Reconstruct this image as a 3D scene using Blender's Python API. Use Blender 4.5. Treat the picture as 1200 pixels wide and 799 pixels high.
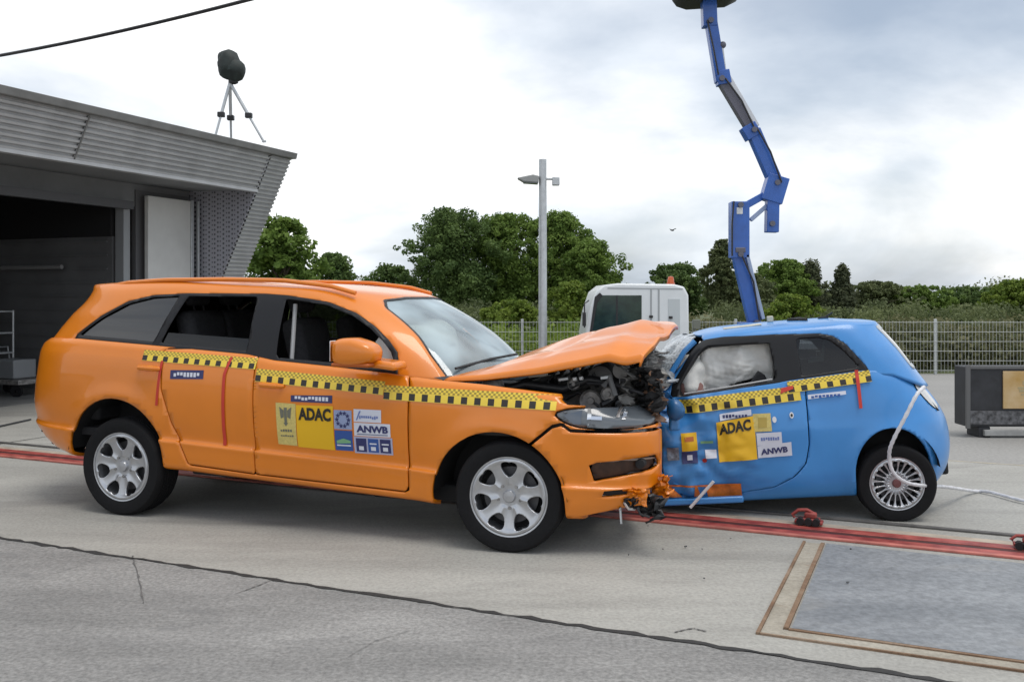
import bpy, bmesh, math, random
import numpy as np
from mathutils import Vector, Matrix
from mathutils.bvhtree import BVHTree
from mathutils.noise import noise as pnoise

for o in list(bpy.data.objects):
    bpy.data.objects.remove(o, do_unlink=True)
scene = bpy.context.scene
COL = scene.collection
R = math.radians

# ------------------------------------------------------------------ camera
FPX, CAMH, HORIZ = 1100.0, 1.70, 347.0
cd = bpy.data.cameras.new('camera')
cam = bpy.data.objects.new('camera', cd)
COL.objects.link(cam)
cam.location = (0, 0, CAMH)
cam.rotation_euler = (R(90), 0, 0)
cd.sensor_width = 36
cd.lens = 36 * FPX / 1200
cd.shift_y = -(399.5 - HORIZ) / 1200
cd.clip_start = 0.05
cd.clip_end = 3000
scene.camera = cam

# ------------------------------------------------------------------ sky and sun
world = bpy.data.worlds.new('World')
scene.world = world
world.use_nodes = True
wn, wl = world.node_tree.nodes, world.node_tree.links
wn.clear()
SUN_EL, SUN_AZ = 70.0, 135.0        # azimuth clockwise from +Y
def wnode(t, **k):
    n = wn.new(t)
    for a, b in k.items():
        setattr(n, a, b)
    return n
sky = wnode('ShaderNodeTexSky', sky_type='NISHITA', sun_disc=False)
sky.sun_elevation = R(SUN_EL)
sky.sun_rotation = R(SUN_AZ)
sky.dust_density = 2.0
bg1 = wnode('ShaderNodeBackground')
bg1.inputs[1].default_value = 0.11
wl.new(sky.outputs[0], bg1.inputs[0])
tc = wnode('ShaderNodeTexCoord')
sep = wnode('ShaderNodeSeparateXYZ')
wl.new(tc.outputs['Generated'], sep.inputs[0])
den = wnode('ShaderNodeMath', operation='ADD'); den.inputs[1].default_value = 0.34
mx = wnode('ShaderNodeMath', operation='MAXIMUM'); mx.inputs[1].default_value = 0.0
wl.new(sep.outputs[2], mx.inputs[0]); wl.new(mx.outputs[0], den.inputs[0])
dx = wnode('ShaderNodeMath', operation='DIVIDE'); dy = wnode('ShaderNodeMath', operation='DIVIDE')
wl.new(sep.outputs[0], dx.inputs[0]); wl.new(den.outputs[0], dx.inputs[1])
wl.new(sep.outputs[1], dy.inputs[0]); wl.new(den.outputs[0], dy.inputs[1])
cmb = wnode('ShaderNodeCombineXYZ')
wl.new(dx.outputs[0], cmb.inputs[0]); wl.new(dy.outputs[0], cmb.inputs[1])
cmb.inputs[2].default_value = 12.2
n1 = wnode('ShaderNodeTexNoise'); n1.inputs['Scale'].default_value = 0.9
n1.inputs['Detail'].default_value = 7; n1.inputs['Roughness'].default_value = 0.56
n1.inputs['Distortion'].default_value = 0.35
wl.new(cmb.outputs[0], n1.inputs['Vector'])
cover = wnode('ShaderNodeValToRGB')
cover.color_ramp.elements[0].position = 0.36; cover.color_ramp.elements[0].color = (0.45,)*3 + (1,)
cover.color_ramp.elements[1].position = 0.58; cover.color_ramp.elements[1].color = (1, 1, 1, 1)
wl.new(n1.outputs['Fac'], cover.inputs[0])
off = wnode('ShaderNodeVectorMath', operation='ADD'); off.inputs[1].default_value = (4.5, 14.0, 3.3)
wl.new(cmb.outputs[0], off.inputs[0])
n2 = wnode('ShaderNodeTexNoise'); n2.inputs['Scale'].default_value = 1.1
n2.inputs['Detail'].default_value = 6; n2.inputs['Roughness'].default_value = 0.5
wl.new(off.outputs[0], n2.inputs['Vector'])
ccol = wnode('ShaderNodeValToRGB')
e = ccol.color_ramp.elements
e[0].position = 0.36; e[0].color = (0.50, 0.565, 0.65, 1)
e[1].position = 0.60; e[1].color = (1.0, 1.0, 1.0, 1)
m_ = e.new(0.49); m_.color = (0.73, 0.775, 0.83, 1)
wl.new(n2.outputs['Fac'], ccol.inputs[0])
bg2 = wnode('ShaderNodeBackground'); bg2.inputs[1].default_value = 1.36
wl.new(ccol.outputs[0], bg2.inputs[0])
mixw = wnode('ShaderNodeMixShader')
wl.new(cover.outputs[0], mixw.inputs[0]); wl.new(bg1.outputs[0], mixw.inputs[1]); wl.new(bg2.outputs[0], mixw.inputs[2])
wout = wnode('ShaderNodeOutputWorld')
wl.new(mixw.outputs[0], wout.inputs[0])

sd = bpy.data.lights.new('sun', 'SUN')
sd.energy = 1.35; sd.angle = R(26); sd.color = (1.0, 0.96, 0.9)
sun = bpy.data.objects.new('sun', sd); COL.objects.link(sun)
az, el = R(SUN_AZ), R(SUN_EL)
sdir = Vector((math.sin(az)*math.cos(el), math.cos(az)*math.cos(el), math.sin(el)))
sun.rotation_euler = sdir.to_track_quat('Z', 'Y').to_euler()
sun.location = (0, 0, 30)

scene.render.engine = 'CYCLES'
vs = scene.view_settings
vs.view_transform = 'Standard'; vs.look = 'None'; vs.exposure = 0.0; vs.gamma = 1.0
vs.use_curve_mapping = False

# ------------------------------------------------------------------ materials
MATS = {}
def mat(name, col, rough=0.5, metal=0.0, var=0.0, vscale=8.0, bump=0.0, bscale=60.0, coat=0.0, spec=0.5,
        col2=None, detail=5.0, crough=0.08, sheen=0.0):
    if name in MATS: return MATS[name]
    m = bpy.data.materials.new(name); m.use_nodes = True
    nt = m.node_tree; N, L = nt.nodes, nt.links
    b = N['Principled BSDF']
    b.inputs['Base Color'].default_value = (*col, 1)
    b.inputs['Roughness'].default_value = rough
    b.inputs['Metallic'].default_value = metal
    b.inputs['Specular IOR Level'].default_value = spec
    b.inputs['Coat Weight'].default_value = coat
    b.inputs['Coat Roughness'].default_value = crough
    t = N.new('ShaderNodeTexCoord')
    if var > 0 or col2:
        nz = N.new('ShaderNodeTexNoise'); nz.inputs['Scale'].default_value = vscale
        nz.inputs['Detail'].default_value = detail; nz.inputs['Roughness'].default_value = 0.6
        L.new(t.outputs['Object'], nz.inputs['Vector'])
        rp = N.new('ShaderNodeValToRGB')
        a = [max(0, c*(1-var)) for c in col]; c2 = col2 or [min(1, c*(1+var)) for c in col]
        rp.color_ramp.elements[0].position = 0.33; rp.color_ramp.elements[0].color = (*a, 1)
        rp.color_ramp.elements[1].position = 0.67; rp.color_ramp.elements[1].color = (*c2, 1)
        L.new(nz.outputs['Fac'], rp.inputs[0]); L.new(rp.outputs[0], b.inputs['Base Color'])
        mr = N.new('ShaderNodeMapRange'); mr.inputs['To Min'].default_value = max(0, rough*0.8)
        mr.inputs['To Max'].default_value = min(1, rough*1.25)
        L.new(nz.outputs['Fac'], mr.inputs['Value']); L.new(mr.outputs[0], b.inputs['Roughness'])
    if bump > 0:
        nb = N.new('ShaderNodeTexNoise'); nb.inputs['Scale'].default_value = bscale
        nb.inputs['Detail'].default_value = 4
        L.new(t.outputs['Object'], nb.inputs['Vector'])
        bp = N.new('ShaderNodeBump'); bp.inputs['Strength'].default_value = bump
        bp.inputs['Distance'].default_value = 0.02
        L.new(nb.outputs['Fac'], bp.inputs['Height']); L.new(bp.outputs[0], b.inputs['Normal'])
    MATS[name] = m
    return m

def glass(name, tint, refl=1.0, rough=0.02, ior=1.52, haze=0.0):
    if name in MATS: return MATS[name]
    m = bpy.data.materials.new(name); m.use_nodes = True
    N, L = m.node_tree.nodes, m.node_tree.links
    N.clear()
    tr = N.new('ShaderNodeBsdfTransparent'); tr.inputs[0].default_value = (*tint, 1)
    gl = N.new('ShaderNodeBsdfGlossy'); gl.inputs['Roughness'].default_value = rough
    gl.inputs[0].default_value = (refl, refl, refl, 1)
    fr = N.new('ShaderNodeFresnel'); fr.inputs[0].default_value = ior
    mxx = N.new('ShaderNodeMixShader'); o = N.new('ShaderNodeOutputMaterial')
    L.new(fr.outputs[0], mxx.inputs[0]); L.new(tr.outputs[0], mxx.inputs[1]); L.new(gl.outputs[0], mxx.inputs[2])
    last = mxx
    if haze:        # pale diffuse veil puts the sky's brightness into the pane colour
        df = N.new('ShaderNodeBsdfDiffuse'); df.inputs[0].default_value = (.60, .74, .80, 1)
        m3 = N.new('ShaderNodeMixShader')
        nz = N.new('ShaderNodeTexNoise'); nz.inputs['Scale'].default_value = 2.2
        t = N.new('ShaderNodeTexCoord'); L.new(t.outputs['Object'], nz.inputs['Vector'])
        mr = N.new('ShaderNodeMapRange'); mr.inputs['From Min'].default_value = .35; mr.inputs['From Max'].default_value = .65
        mr.inputs['To Min'].default_value = haze*.5; mr.inputs['To Max'].default_value = haze*1.5
        L.new(nz.outputs['Fac'], mr.inputs['Value']); L.new(mr.outputs[0], m3.inputs[0])
        L.new(mxx.outputs[0], m3.inputs[1]); L.new(df.outputs[0], m3.inputs[2]); last = m3
    L.new(last.outputs[0], o.inputs[0])
    MATS[name] = m
    return m

def ground_mat(name, c1, c2, c3, big, fine, rough, stain=(0.1, 0.1, 0.1), stain_amt=0.3, bump=0.25, contrast=1.0, streak=0.0):
    """large blotches + fine aggregate + sparse dark stains"""
    m = bpy.data.materials.new(name); m.use_nodes = True
    N, L = m.node_tree.nodes, m.node_tree.links
    b = N['Principled BSDF']
    t = N.new('ShaderNodeTexCoord')
    mp = N.new('ShaderNodeMapping'); mp.inputs['Rotation'].default_value = (0, 0, R(24)); mp.inputs['Scale'].default_value = (0.45, 1.3, 1)
    L.new(t.outputs['Object'], mp.inputs[0])
    a = N.new('ShaderNodeTexNoise'); a.inputs['Scale'].default_value = big; a.inputs['Detail'].default_value = 8; a.inputs['Roughness'].default_value = 0.62
    L.new(mp.outputs[0], a.inputs['Vector'])
    r1 = N.new('ShaderNodeValToRGB'); ee = r1.color_ramp.elements
    ee[0].position = 0.3; ee[0].color = (*c1, 1); ee[1].position = 0.7; ee[1].color = (*c3, 1)
    k = ee.new(0.5); k.color = (*c2, 1)
    L.new(a.outputs['Fac'], r1.inputs[0])
    f = N.new('ShaderNodeTexNoise'); f.inputs['Scale'].default_value = fine; f.inputs['Detail'].default_value = 3; f.inputs['Roughness'].default_value = 0.7
    L.new(t.outputs['Object'], f.inputs['Vector'])
    r2 = N.new('ShaderNodeMapRange'); r2.inputs['From Min'].default_value = 0.3; r2.inputs['From Max'].default_value = 0.7
    r2.inputs['To Min'].default_value = 1-0.20*contrast; r2.inputs['To Max'].default_value = 1+0.16*contrast
    L.new(f.outputs['Fac'], r2.inputs['Value'])
    mu = N.new('ShaderNodeMix'); mu.data_type = 'RGBA'; mu.blend_type = 'MULTIPLY'; mu.inputs[0].default_value = 1.0
    L.new(r1.outputs[0], mu.inputs[6]); L.new(r2.outputs[0], mu.inputs[7])
    s = N.new('ShaderNodeTexNoise'); s.inputs['Scale'].default_value = big*1.7; s.inputs['Detail'].default_value = 5; s.inputs['Distortion'].default_value = 0.8
    ad = N.new('ShaderNodeVectorMath'); ad.operation = 'ADD'; ad.inputs[1].default_value = (13, 7, 3)
    L.new(mp.outputs[0], ad.inputs[0]); L.new(ad.outputs[0], s.inputs['Vector'])
    r3 = N.new('ShaderNodeMapRange'); r3.inputs['From Min'].default_value = 0.60; r3.inputs['From Max'].default_value = 0.74
    r3.inputs['To Min'].default_value = 0; r3.inputs['To Max'].default_value = stain_amt
    L.new(s.outputs['Fac'], r3.inputs['Value'])
    m2 = N.new('ShaderNodeMix'); m2.data_type = 'RGBA'
    L.new(r3.outputs[0], m2.inputs[0]); L.new(mu.outputs[2], m2.inputs[6]); m2.inputs[7].default_value = (*stain, 1)
    last = m2.outputs[2]
    if streak:          # rubber and drag marks along the lane
        mp2 = N.new('ShaderNodeMapping'); mp2.inputs['Rotation'].default_value = (0, 0, R(24)); mp2.inputs['Scale'].default_value = (0.35, 1.9, 1)
        L.new(t.outputs['Object'], mp2.inputs[0])
        k1 = N.new('ShaderNodeTexNoise'); k1.inputs['Scale'].default_value = 1.6; k1.inputs['Detail'].default_value = 7; k1.inputs['Roughness'].default_value = .65
        L.new(mp2.outputs[0], k1.inputs['Vector'])
        r5 = N.new('ShaderNodeMapRange'); r5.inputs['From Min'].default_value = .50; r5.inputs['From Max'].default_value = .72
        r5.inputs['To Min'].default_value = 0; r5.inputs['To Max'].default_value = streak
        L.new(k1.outputs['Fac'], r5.inputs['Value'])
        m4 = N.new('ShaderNodeMix'); m4.data_type = 'RGBA'
        L.new(r5.outputs[0], m4.inputs[0]); L.new(last, m4.inputs[6]); m4.inputs[7].default_value = (*stain, 1); last = m4.outputs[2]
    L.new(last, b.inputs['Base Color'])
    b.inputs['Roughness'].default_value = rough
    bp = N.new('ShaderNodeBump'); bp.inputs['Strength'].default_value = bump; bp.inputs['Distance'].default_value = 0.006
    L.new(f.outputs['Fac'], bp.inputs['Height']); L.new(bp.outputs[0], b.inputs['Normal'])
    MATS[name] = m
    return m

def leaf_mat(name, dark, light, trans=0.38):
    m = bpy.data.materials.new(name); m.use_nodes = True
    N, L = m.node_tree.nodes, m.node_tree.links
    b = N['Principled BSDF']
    at_ = N.new('ShaderNodeAttribute'); at_.attribute_name = 'tone'
    rp = N.new('ShaderNodeValToRGB')
    rp.color_ramp.elements[0].color = (*dark, 1); rp.color_ramp.elements[1].color = (*light, 1)
    L.new(at_.outputs['Fac'], rp.inputs[0]); L.new(rp.outputs[0], b.inputs['Base Color'])
    b.inputs['Roughness'].default_value = 0.65
    b.inputs['Specular IOR Level'].default_value = 0.25
    tl = N.new('ShaderNodeBsdfTranslucent'); L.new(rp.outputs[0], tl.inputs[0])
    ms = N.new('ShaderNodeMixShader'); ms.inputs[0].default_value = trans
    o = N['Material Output']
    L.new(b.outputs[0], ms.inputs[1]); L.new(tl.outputs[0], ms.inputs[2]); L.new(ms.outputs[0], o.inputs[0])
    MATS[name] = m
    return m

def tape_mat():
    """hazard tape print: fine checks above, large black squares below (flat print by UV)"""
    m = bpy.data.materials.new('hazard_tape'); m.use_nodes = True
    N, L = m.node_tree.nodes, m.node_tree.links
    b = N['Principled BSDF']
    u = N.new('ShaderNodeUVMap'); u.uv_map = 'UVMap'
    sp = N.new('ShaderNodeSeparateXYZ'); L.new(u.outputs[0], sp.inputs[0])
    def M(op, a, bb):
        n = N.new('ShaderNodeMath'); n.operation = op
        for i, v in enumerate((a, bb)):
            if v is None: continue
            if isinstance(v, (int, float)): n.inputs[i].default_value = v
            else: L.new(v, n.inputs[i])
        return n.outputs[0]
    U, V = sp.outputs[0], sp.outputs[1]
    big = M('LESS_THAN', M('FRACT', M('DIVIDE', U, 0.096), None), 0.47)
    low = M('MULTIPLY', M('LESS_THAN', V, 0.52), M('GREATER_THAN', V, 0.03))
    cu = M('FLOOR', M('DIVIDE', U, 0.017), None); cv = M('FLOOR', M('MULTIPLY', V, 7.0), None)
    chk = M('LESS_THAN', M('FRACT', M('MULTIPLY', M('ADD', cu, cv), 0.5), None), 0.25)
    up = M('GREATER_THAN', V, 0.56)
    k = M('ADD', M('MULTIPLY', big, low), M('MULTIPLY', M('MULTIPLY', chk, up), 0.62))
    mxn = N.new('ShaderNodeMix'); mxn.data_type = 'RGBA'; L.new(k, mxn.inputs[0])
    mxn.inputs[6].default_value = (0.80, 0.58, 0.06, 1); mxn.inputs[7].default_value = (0.025, 0.02, 0.015, 1)
    L.new(mxn.outputs[2], b.inputs['Base Color'])
    b.inputs['Roughness'].default_value = 0.45
    MATS['tape'] = m
    return m

ORANGE = mat('orange_paint', (0.74, 0.205, 0.004), 0.34, coat=0.60, crough=0.06, var=0.05, vscale=1.6, bump=0.02, bscale=9)
BLUE = mat('blue_paint', (0.045, 0.245, 0.60), 0.38, coat=0.45, crough=0.15, var=0.07, vscale=2.2, bump=0.03, bscale=9)
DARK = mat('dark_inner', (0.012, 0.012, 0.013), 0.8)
BLACKP = mat('black_plastic', (0.018, 0.018, 0.02), 0.45, var=0.2, vscale=20)
RUBBER = mat('tyre_rubber', (0.009, 0.009, 0.010), 0.75, var=0.25, vscale=25, bump=0.1, bscale=90, spec=0.22)
ALLOY = mat('alloy', (0.50, 0.51, 0.53), 0.32, metal=0.8, var=0.08, vscale=12)
STEEL = mat('galvanised_steel', (0.52, 0.54, 0.55), 0.42, metal=0.6, var=0.1, vscale=10)
IRON = mat('engine_metal', (0.26, 0.25, 0.24), 0.5, metal=0.5, var=0.45, vscale=14)
FABRIC = mat('seat_fabric', (0.03, 0.03, 0.033), 0.9, var=0.3, vscale=40)
RED = mat('red_paint_worn', (0.30, 0.035, 0.03), 0.55, var=0.35, vscale=7, col2=(0.42, 0.09, 0.07), bump=0.1, bscale=40)
REDTAPE = mat('red_tape', (0.55, 0.04, 0.02), 0.5)
WHITE = mat('white_paint', (0.74, 0.75, 0.75), 0.4, var=0.05, vscale=3)
YELLOW = mat('sticker_yellow', (0.80, 0.46, 0.008), 0.45)
TAN = mat('sticker_tan', (0.62, 0.50, 0.16), 0.5, var=0.12, vscale=60)
STKW = mat('sticker_white', (0.66, 0.68, 0.76), 0.45)
STKB = mat('sticker_blue', (0.03, 0.09, 0.32), 0.45)
STKN = mat('sticker_navy', (0.03, 0.035, 0.13), 0.45)
STKG = mat('sticker_green', (0.20, 0.42, 0.22), 0.45)
STKGREY = mat('sticker_grey', (0.16, 0.16, 0.12), 0.5)
INK = mat('ink_black', (0.02, 0.016, 0.01), 0.5)
TAPE = tape_mat()
LAMPGLASS = mat('lamp_lens', (0.12, 0.135, 0.15), 0.16, coat=0.5, crough=0.05, spec=0.5)
CHROME = mat('bright_metal', (0.82, 0.83, 0.85), 0.18, metal=1.0)
GLASS_DARK = glass('tinted_glass', (0.05, 0.055, 0.06))
GLASS_CLEAR = glass('clear_glass', (0.62, 0.68, 0.68))
GLASS_SCREEN = glass('windscreen_glass', (0.72, 0.80, 0.80), rough=0.03, ior=1.9, haze=.40)
AIRBAG = mat('airbag_fabric', (0.80, 0.79, 0.75), 0.85, var=0.06, vscale=5, bump=0.25, bscale=22)
STAIN = mat('stained_fabric', (0.30, 0.16, 0.14), 0.8, var=0.4, vscale=9)

# ------------------------------------------------------------------ geometry helpers
def link(o, parent=None):
    COL.objects.link(o)
    if parent is not None: o.parent = parent
    return o

def tag(o, label=None, cat=None, group=None, kind=None):
    if label: o['label'] = label
    if cat: o['category'] = cat
    if group: o['group'] = group
    if kind: o['kind'] = kind
    return o

def empty(name, loc=(0, 0, 0), rz=0, label=None, cat=None, group=None):
    o = bpy.data.objects.new(name, None); link(o)
    o.location = loc; o.rotation_euler = (0, 0, rz); o.empty_display_size = 0.3
    return tag(o, label, cat, group)

def mobj(name, V, F, m, parent=None, smooth=True, solid=0.0, inner=None, uv=None, sharp=None):
    me = bpy.data.meshes.new(name)
    me.from_pydata([tuple(v) for v in V], [], [tuple(f) for f in F])
    me.materials.append(m)
    if inner: me.materials.append(inner)
    if uv is not None:
        ul = me.uv_layers.new(name='UVMap')
        for lp in me.loops:
            ul.data[lp.index].uv = uv[lp.vertex_index]
    if smooth:
        me.polygons.foreach_set('use_smooth', [True]*len(me.polygons))
        if sharp: me.set_sharp_from_angle(angle=R(sharp))
    me.update()
    o = bpy.data.objects.new(name, me); link(o, parent)
    if solid:
        s = o.modifiers.new('thickness', 'SOLIDIFY'); s.thickness = solid; s.offset = -1
        if inner: s.material_offset = 1; s.material_offset_rim = 0
    return o

class MB:
    """collects boxes, tubes and lathes into one mesh"""
    def __init__(s): s.V = []; s.F = []
    def add(s, V, F):
        b = len(s.V); s.V += [tuple(v) for v in V]; s.F += [tuple(i+b for i in f) for f in F]; return s
    def box(s, c, size, rot=None, taper=None):
        x, y, z = [d/2 for d in size]
        vs_ = [Vector((sx*x, sy*y, sz*z)) for sz in (-1, 1) for sy in (-1, 1) for sx in (-1, 1)]
        if taper:
            for v in vs_[4:]: v.x *= taper[0]; v.y *= taper[1]
        if rot is not None: vs_ = [rot @ v for v in vs_]
        c = Vector(c)
        return s.add([v+c for v in vs_], [(0, 2, 3, 1), (4, 5, 7, 6), (0, 1, 5, 4), (2, 6, 7, 3), (0, 4, 6, 2), (1, 3, 7, 5)])
    def prism(s, pts, ext):
        """polygon pts (3D, planar) extruded by vector ext"""
        n = len(pts); e_ = Vector(ext)
        P = [Vector(p) for p in pts] + [Vector(p)+e_ for p in pts]
        F = [tuple(range(n))[::-1], tuple(range(n, 2*n))] + [(i, (i+1) % n, n+(i+1) % n, n+i) for i in range(n)]
        return s.add(P, F)
    def tube(s, pts, r, n=10, caps=True):
        P = [Vector(p) for p in pts]; k = len(P)
        rr = r if isinstance(r, (list, tuple)) else [r]*k
        V = []; F = []
        up = None
        for i, p in enumerate(P):
            t = (P[min(i+1, k-1)]-P[max(i-1, 0)]).normalized()
            if up is None:
                up = Vector((0, 0, 1)) if abs(t.z) < 0.9 else Vector((1, 0, 0))
            a = t.cross(up).normalized(); up = a.cross(t).normalized()
            for j in range(n):
                th = 2*math.pi*j/n
                V.append(p + a*math.cos(th)*rr[i] + up*math.sin(th)*rr[i])
        for i in range(k-1):
            for j in range(n):
                F.append((i*n+j, i*n+(j+1) % n, (i+1)*n+(j+1) % n, (i+1)*n+j))
        if caps: F += [tuple(range(n))[::-1], tuple(range((k-1)*n, k*n))]
        return s.add(V, F)
    def lathe(s, prof, n=48, axis='y', c=(0, 0, 0), closed=False):
        """prof: list of (radius, height along axis)"""
        V = []; F = []; k = len(prof); c = Vector(c)
        for r_, h in prof:
            for j in range(n):
                th = 2*math.pi*j/n
                a, b = r_*math.cos(th), r_*math.sin(th)
                V.append(c + (Vector((a, h, b)) if axis == 'y' else Vector((a, b, h)) if axis == 'z' else Vector((h, a, b))))
        kk = k if closed else k-1
        for i in range(kk):
            for j in range(n):
                i2 = (i+1) % k
                F.append((i*n+j, i*n+(j+1) % n, i2*n+(j+1) % n, i2*n+j))
        return s.add(V, F)
    def sphere(s, c, r, n=14, sc=(1, 1, 1)):
        V = []; F = []; m = n//2+1; c = Vector(c)
        for i in range(m+1):
            a = math.pi*i/m
            for j in range(n):
                b = 2*math.pi*j/n
                V.append(c+Vector((r*sc[0]*math.sin(a)*math.cos(b), r*sc[1]*math.sin(a)*math.sin(b), r*sc[2]*math.cos(a))))
        for i in range(m):
            for j in range(n):
                F.append((i*n+j, (i+1)*n+j, (i+1)*n+(j+1) % n, i*n+(j+1) % n))
        return s.add(V, F)
    def build(s, name, m, parent=None, smooth=False, bevel=0.0, sharp=35, seg=2):
        o = mobj(name, s.V, s.F, m, parent, smooth=smooth or bevel > 0, sharp=sharp)
        me = o.data
        bm = bmesh.new(); bm.from_mesh(me)
        bmesh.ops.recalc_face_normals(bm, faces=bm.faces)
        bm.to_mesh(me); bm.free()
        if smooth or bevel > 0: me.set_sharp_from_angle(angle=R(sharp))
        if bevel > 0:
            b = o.modifiers.new('bevel', 'BEVEL'); b.width = bevel; b.segments = seg; b.limit_method = 'ANGLE'; b.angle_limit = R(35)
        return o

def clip(V, F, g):
    """split a polygon mesh along g = 0; returns (inside, outside) meshes, inside where g < 0"""
    G = [g(v) for v in V]
    P = [Vector(v) for v in V]
    cache = {}
    def cut(a, b):
        k = (a, b) if a < b else (b, a)
        if k not in cache:
            t = G[a]/(G[a]-G[b]); t = min(max(t, 1e-4), 1-1e-4)
            P.append(P[a].lerp(P[b], t)); cache[k] = len(P)-1
        return cache[k]
    fin, fout = [], []
    for f in F:
        s = [G[i] < 0 for i in f]
        if all(s): fin.append(tuple(f)); continue
        if not any(s): fout.append(tuple(f)); continue
        for q in range(1, len(f)-1):             # mixed faces are cut as triangles, so every piece stays convex
            tri = (f[0], f[q], f[q+1]); st = [G[i] < 0 for i in tri]
            if all(st): fin.append(tri); continue
            if not any(st): fout.append(tri); continue
            a_, b_ = [], []
            for k in range(3):
                i, j = tri[k], tri[(k+1) % 3]
                (a_ if st[k] else b_).append(i)
                if st[k] != st[(k+1) % 3]:
                    c = cut(i, j); a_.append(c); b_.append(c)
            if len(a_) >= 3: fin.append(tuple(a_))
            if len(b_) >= 3: fout.append(tuple(b_))
    def comp(fs):
        m = {}; VV = []; FF = []
        for f in fs:
            g_ = []
            for i in f:
                if i not in m: m[i] = len(VV); VV.append(tuple(P[i]))
                g_.append(m[i])
            FF.append(tuple(g_))
        return VV, FF
    return comp(fin), comp(fout)

def sdf(poly, p, q, rad=0.0):
    """signed distance of point (p, q) to polygon; rad rounds by shrinking"""
    d = 1e9; ins = False; n = len(poly)
    for i in range(n):
        ax, ay = poly[i]; bx, by = poly[(i+1) % n]
        ex, ey = bx-ax, by-ay; wx, wy = p-ax, q-ay
        t = max(0, min(1, (wx*ex+wy*ey)/(ex*ex+ey*ey+1e-12)))
        dd = (wx-ex*t)**2+(wy-ey*t)**2
        if dd < d: d = dd
        if (ay > q) != (by > q) and p < (bx-ax)*(q-ay)/(by-ay)+ax: ins = not ins
    d = math.sqrt(d)
    return -d if ins else d

def smooth_poly(poly, it=2):
    for _ in range(it):
        o = []
        for i in range(len(poly)):
            a, b = poly[i], poly[(i+1) % len(poly)]
            o += [(a[0]*.75+b[0]*.25, a[1]*.75+b[1]*.25), (a[0]*.25+b[0]*.75, a[1]*.25+b[1]*.75)]
        poly = o
    return poly

def interp(tab, x):
    if x <= tab[0][0]: return tab[0][1]
    for (a, b), (c, d) in zip(tab, tab[1:]):
        if x <= c:
            t = (x-a)/(c-a); return b+(d-b)*t
    return tab[-1][1]

def sstep(a, b, x):
    t = max(0, min(1, (x-a)/(b-a))); return t*t*(3-2*t)

def cr(p0, p1, p2, p3, t):
    return 0.5*((2*p1)+(-p0+p2)*t+(2*p0-5*p1+4*p2-p3)*t*t+(-p0+3*p1-3*p2+p3)*t**3)

def densify(rows, k):
    """Catmull-Rom between tuples of ring parameters"""
    out = []
    for i in range(len(rows)-1):
        a = rows[max(i-1, 0)]; b = rows[i]; c = rows[i+1]; d = rows[min(i+2, len(rows)-1)]
        for s in range(k):
            t = s/k
            out.append(tuple(cr(a[q], b[q], c[q], d[q], t) for q in range(len(b))))
    out.append(rows[-1])
    return out

def ring(xr, xf, w, ar, nr, af, nf, N, bow=0.02):
    pts = []
    K = 40
    for i in range(K+1):
        t = (math.pi/2)*i/K
        pts.append((xr+ar-ar*max(0, math.cos(t))**(2/nr), -w*max(0, math.sin(t))**(2/nr)))
    for i in range(K+1):
        t = (math.pi/2)*(1-i/K)
        pts.append((xf-af+af*max(0, math.cos(t))**(2/nf), -w*max(0, math.sin(t))**(2/nf)))
    L = [0]
    for a, b in zip(pts, pts[1:]): L.append(L[-1]+math.hypot(b[0]-a[0], b[1]-a[1]))
    out = []; j = 0
    xm = (xr+xf)/2; hl = (xf-xr)/2
    for i in range(N):
        s = L[-1]*i/(N-1)
        while j < len(L)-2 and L[j+1] < s: j += 1
        t = (s-L[j])/max(1e-9, L[j+1]-L[j])
        x = pts[j][0]+(pts[j+1][0]-pts[j][0])*t; y = pts[j][1]+(pts[j+1][1]-pts[j][1])*t
        out.append((x, y*(1-bow*((x-xm)/hl)**2)))
    return out

def loft(rows, N, zfun):
    """rows: (k, w, xr, xf, ar, nr, af, nf); zfun(k, x) -> z. closed loops stacked upward, both sides"""
    V = []; F = []; M_ = 2*N-2
    for row in rows:
        k, w, xr, xf, ar, nr, af, nf = row
        h = ring(xr, xf, max(w, 0.002), ar, nr, af, nf, N)
        for x, y in h: V.append((x, y, zfun(k, x)))
        for x, y in h[-2:0:-1]: V.append((x, -y, zfun(k, x)))
    for i in range(len(rows)-1):
        for j in range(M_):
            F.append((i*M_+j, i*M_+(j+1) % M_, (i+1)*M_+(j+1) % M_, (i+1)*M_+j))
    return V, F

def vnormals(V, F):
    F = [tuple(f) for f in F]
    Nn = [Vector() for _ in V]
    P = [Vector(v) for v in V]
    for f in F:
        n = Vector()
        for a_, b_ in zip(f, f[1:]+f[:1]): n += P[a_].cross(P[b_])
        for i in f: Nn[i] += n
    return [n.normalized() if n.length else Vector((0, -1, 0)) for n in Nn]

def offset_mesh(V, F, d):
    return [tuple(Vector(v)+n*d) for v, n in zip(V, vnormals(V, F))]

def copy_tree(o, parent=None):
    c = o.copy(); COL.objects.link(c); c.parent = parent
    for ch in o.children: copy_tree(ch, c)
    return c

def at(px, py, Y):
    """place seen at picture point (px, py) of the 1200 wide photo when it stands Y metres away"""
    return Vector(((px-600)/FPX*Y, Y, CAMH+(HORIZ-py)/FPX*Y))

def ground_at(px, py):
    Y = CAMH*FPX/(py-HORIZ); return Vector(((px-600)/FPX*Y, Y, 0))
# ------------------------------------------------------------------ ground and pavements
RA = R(24)
R0 = Vector((0, 7.73, 0)); UR = Vector((math.cos(RA), -math.sin(RA), 0)); VR = Vector((math.sin(RA), math.cos(RA), 0))
def RW(u, v, z=0.0): return R0+UR*u+VR*v+Vector((0, 0, z))

def sheet(name, pts, m, parent=None, kind='structure'):
    o = mobj(name, pts, [tuple(range(len(pts)))], m, parent, smooth=False)
    if kind and parent is None: tag(o, kind=kind)
    return o

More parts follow.
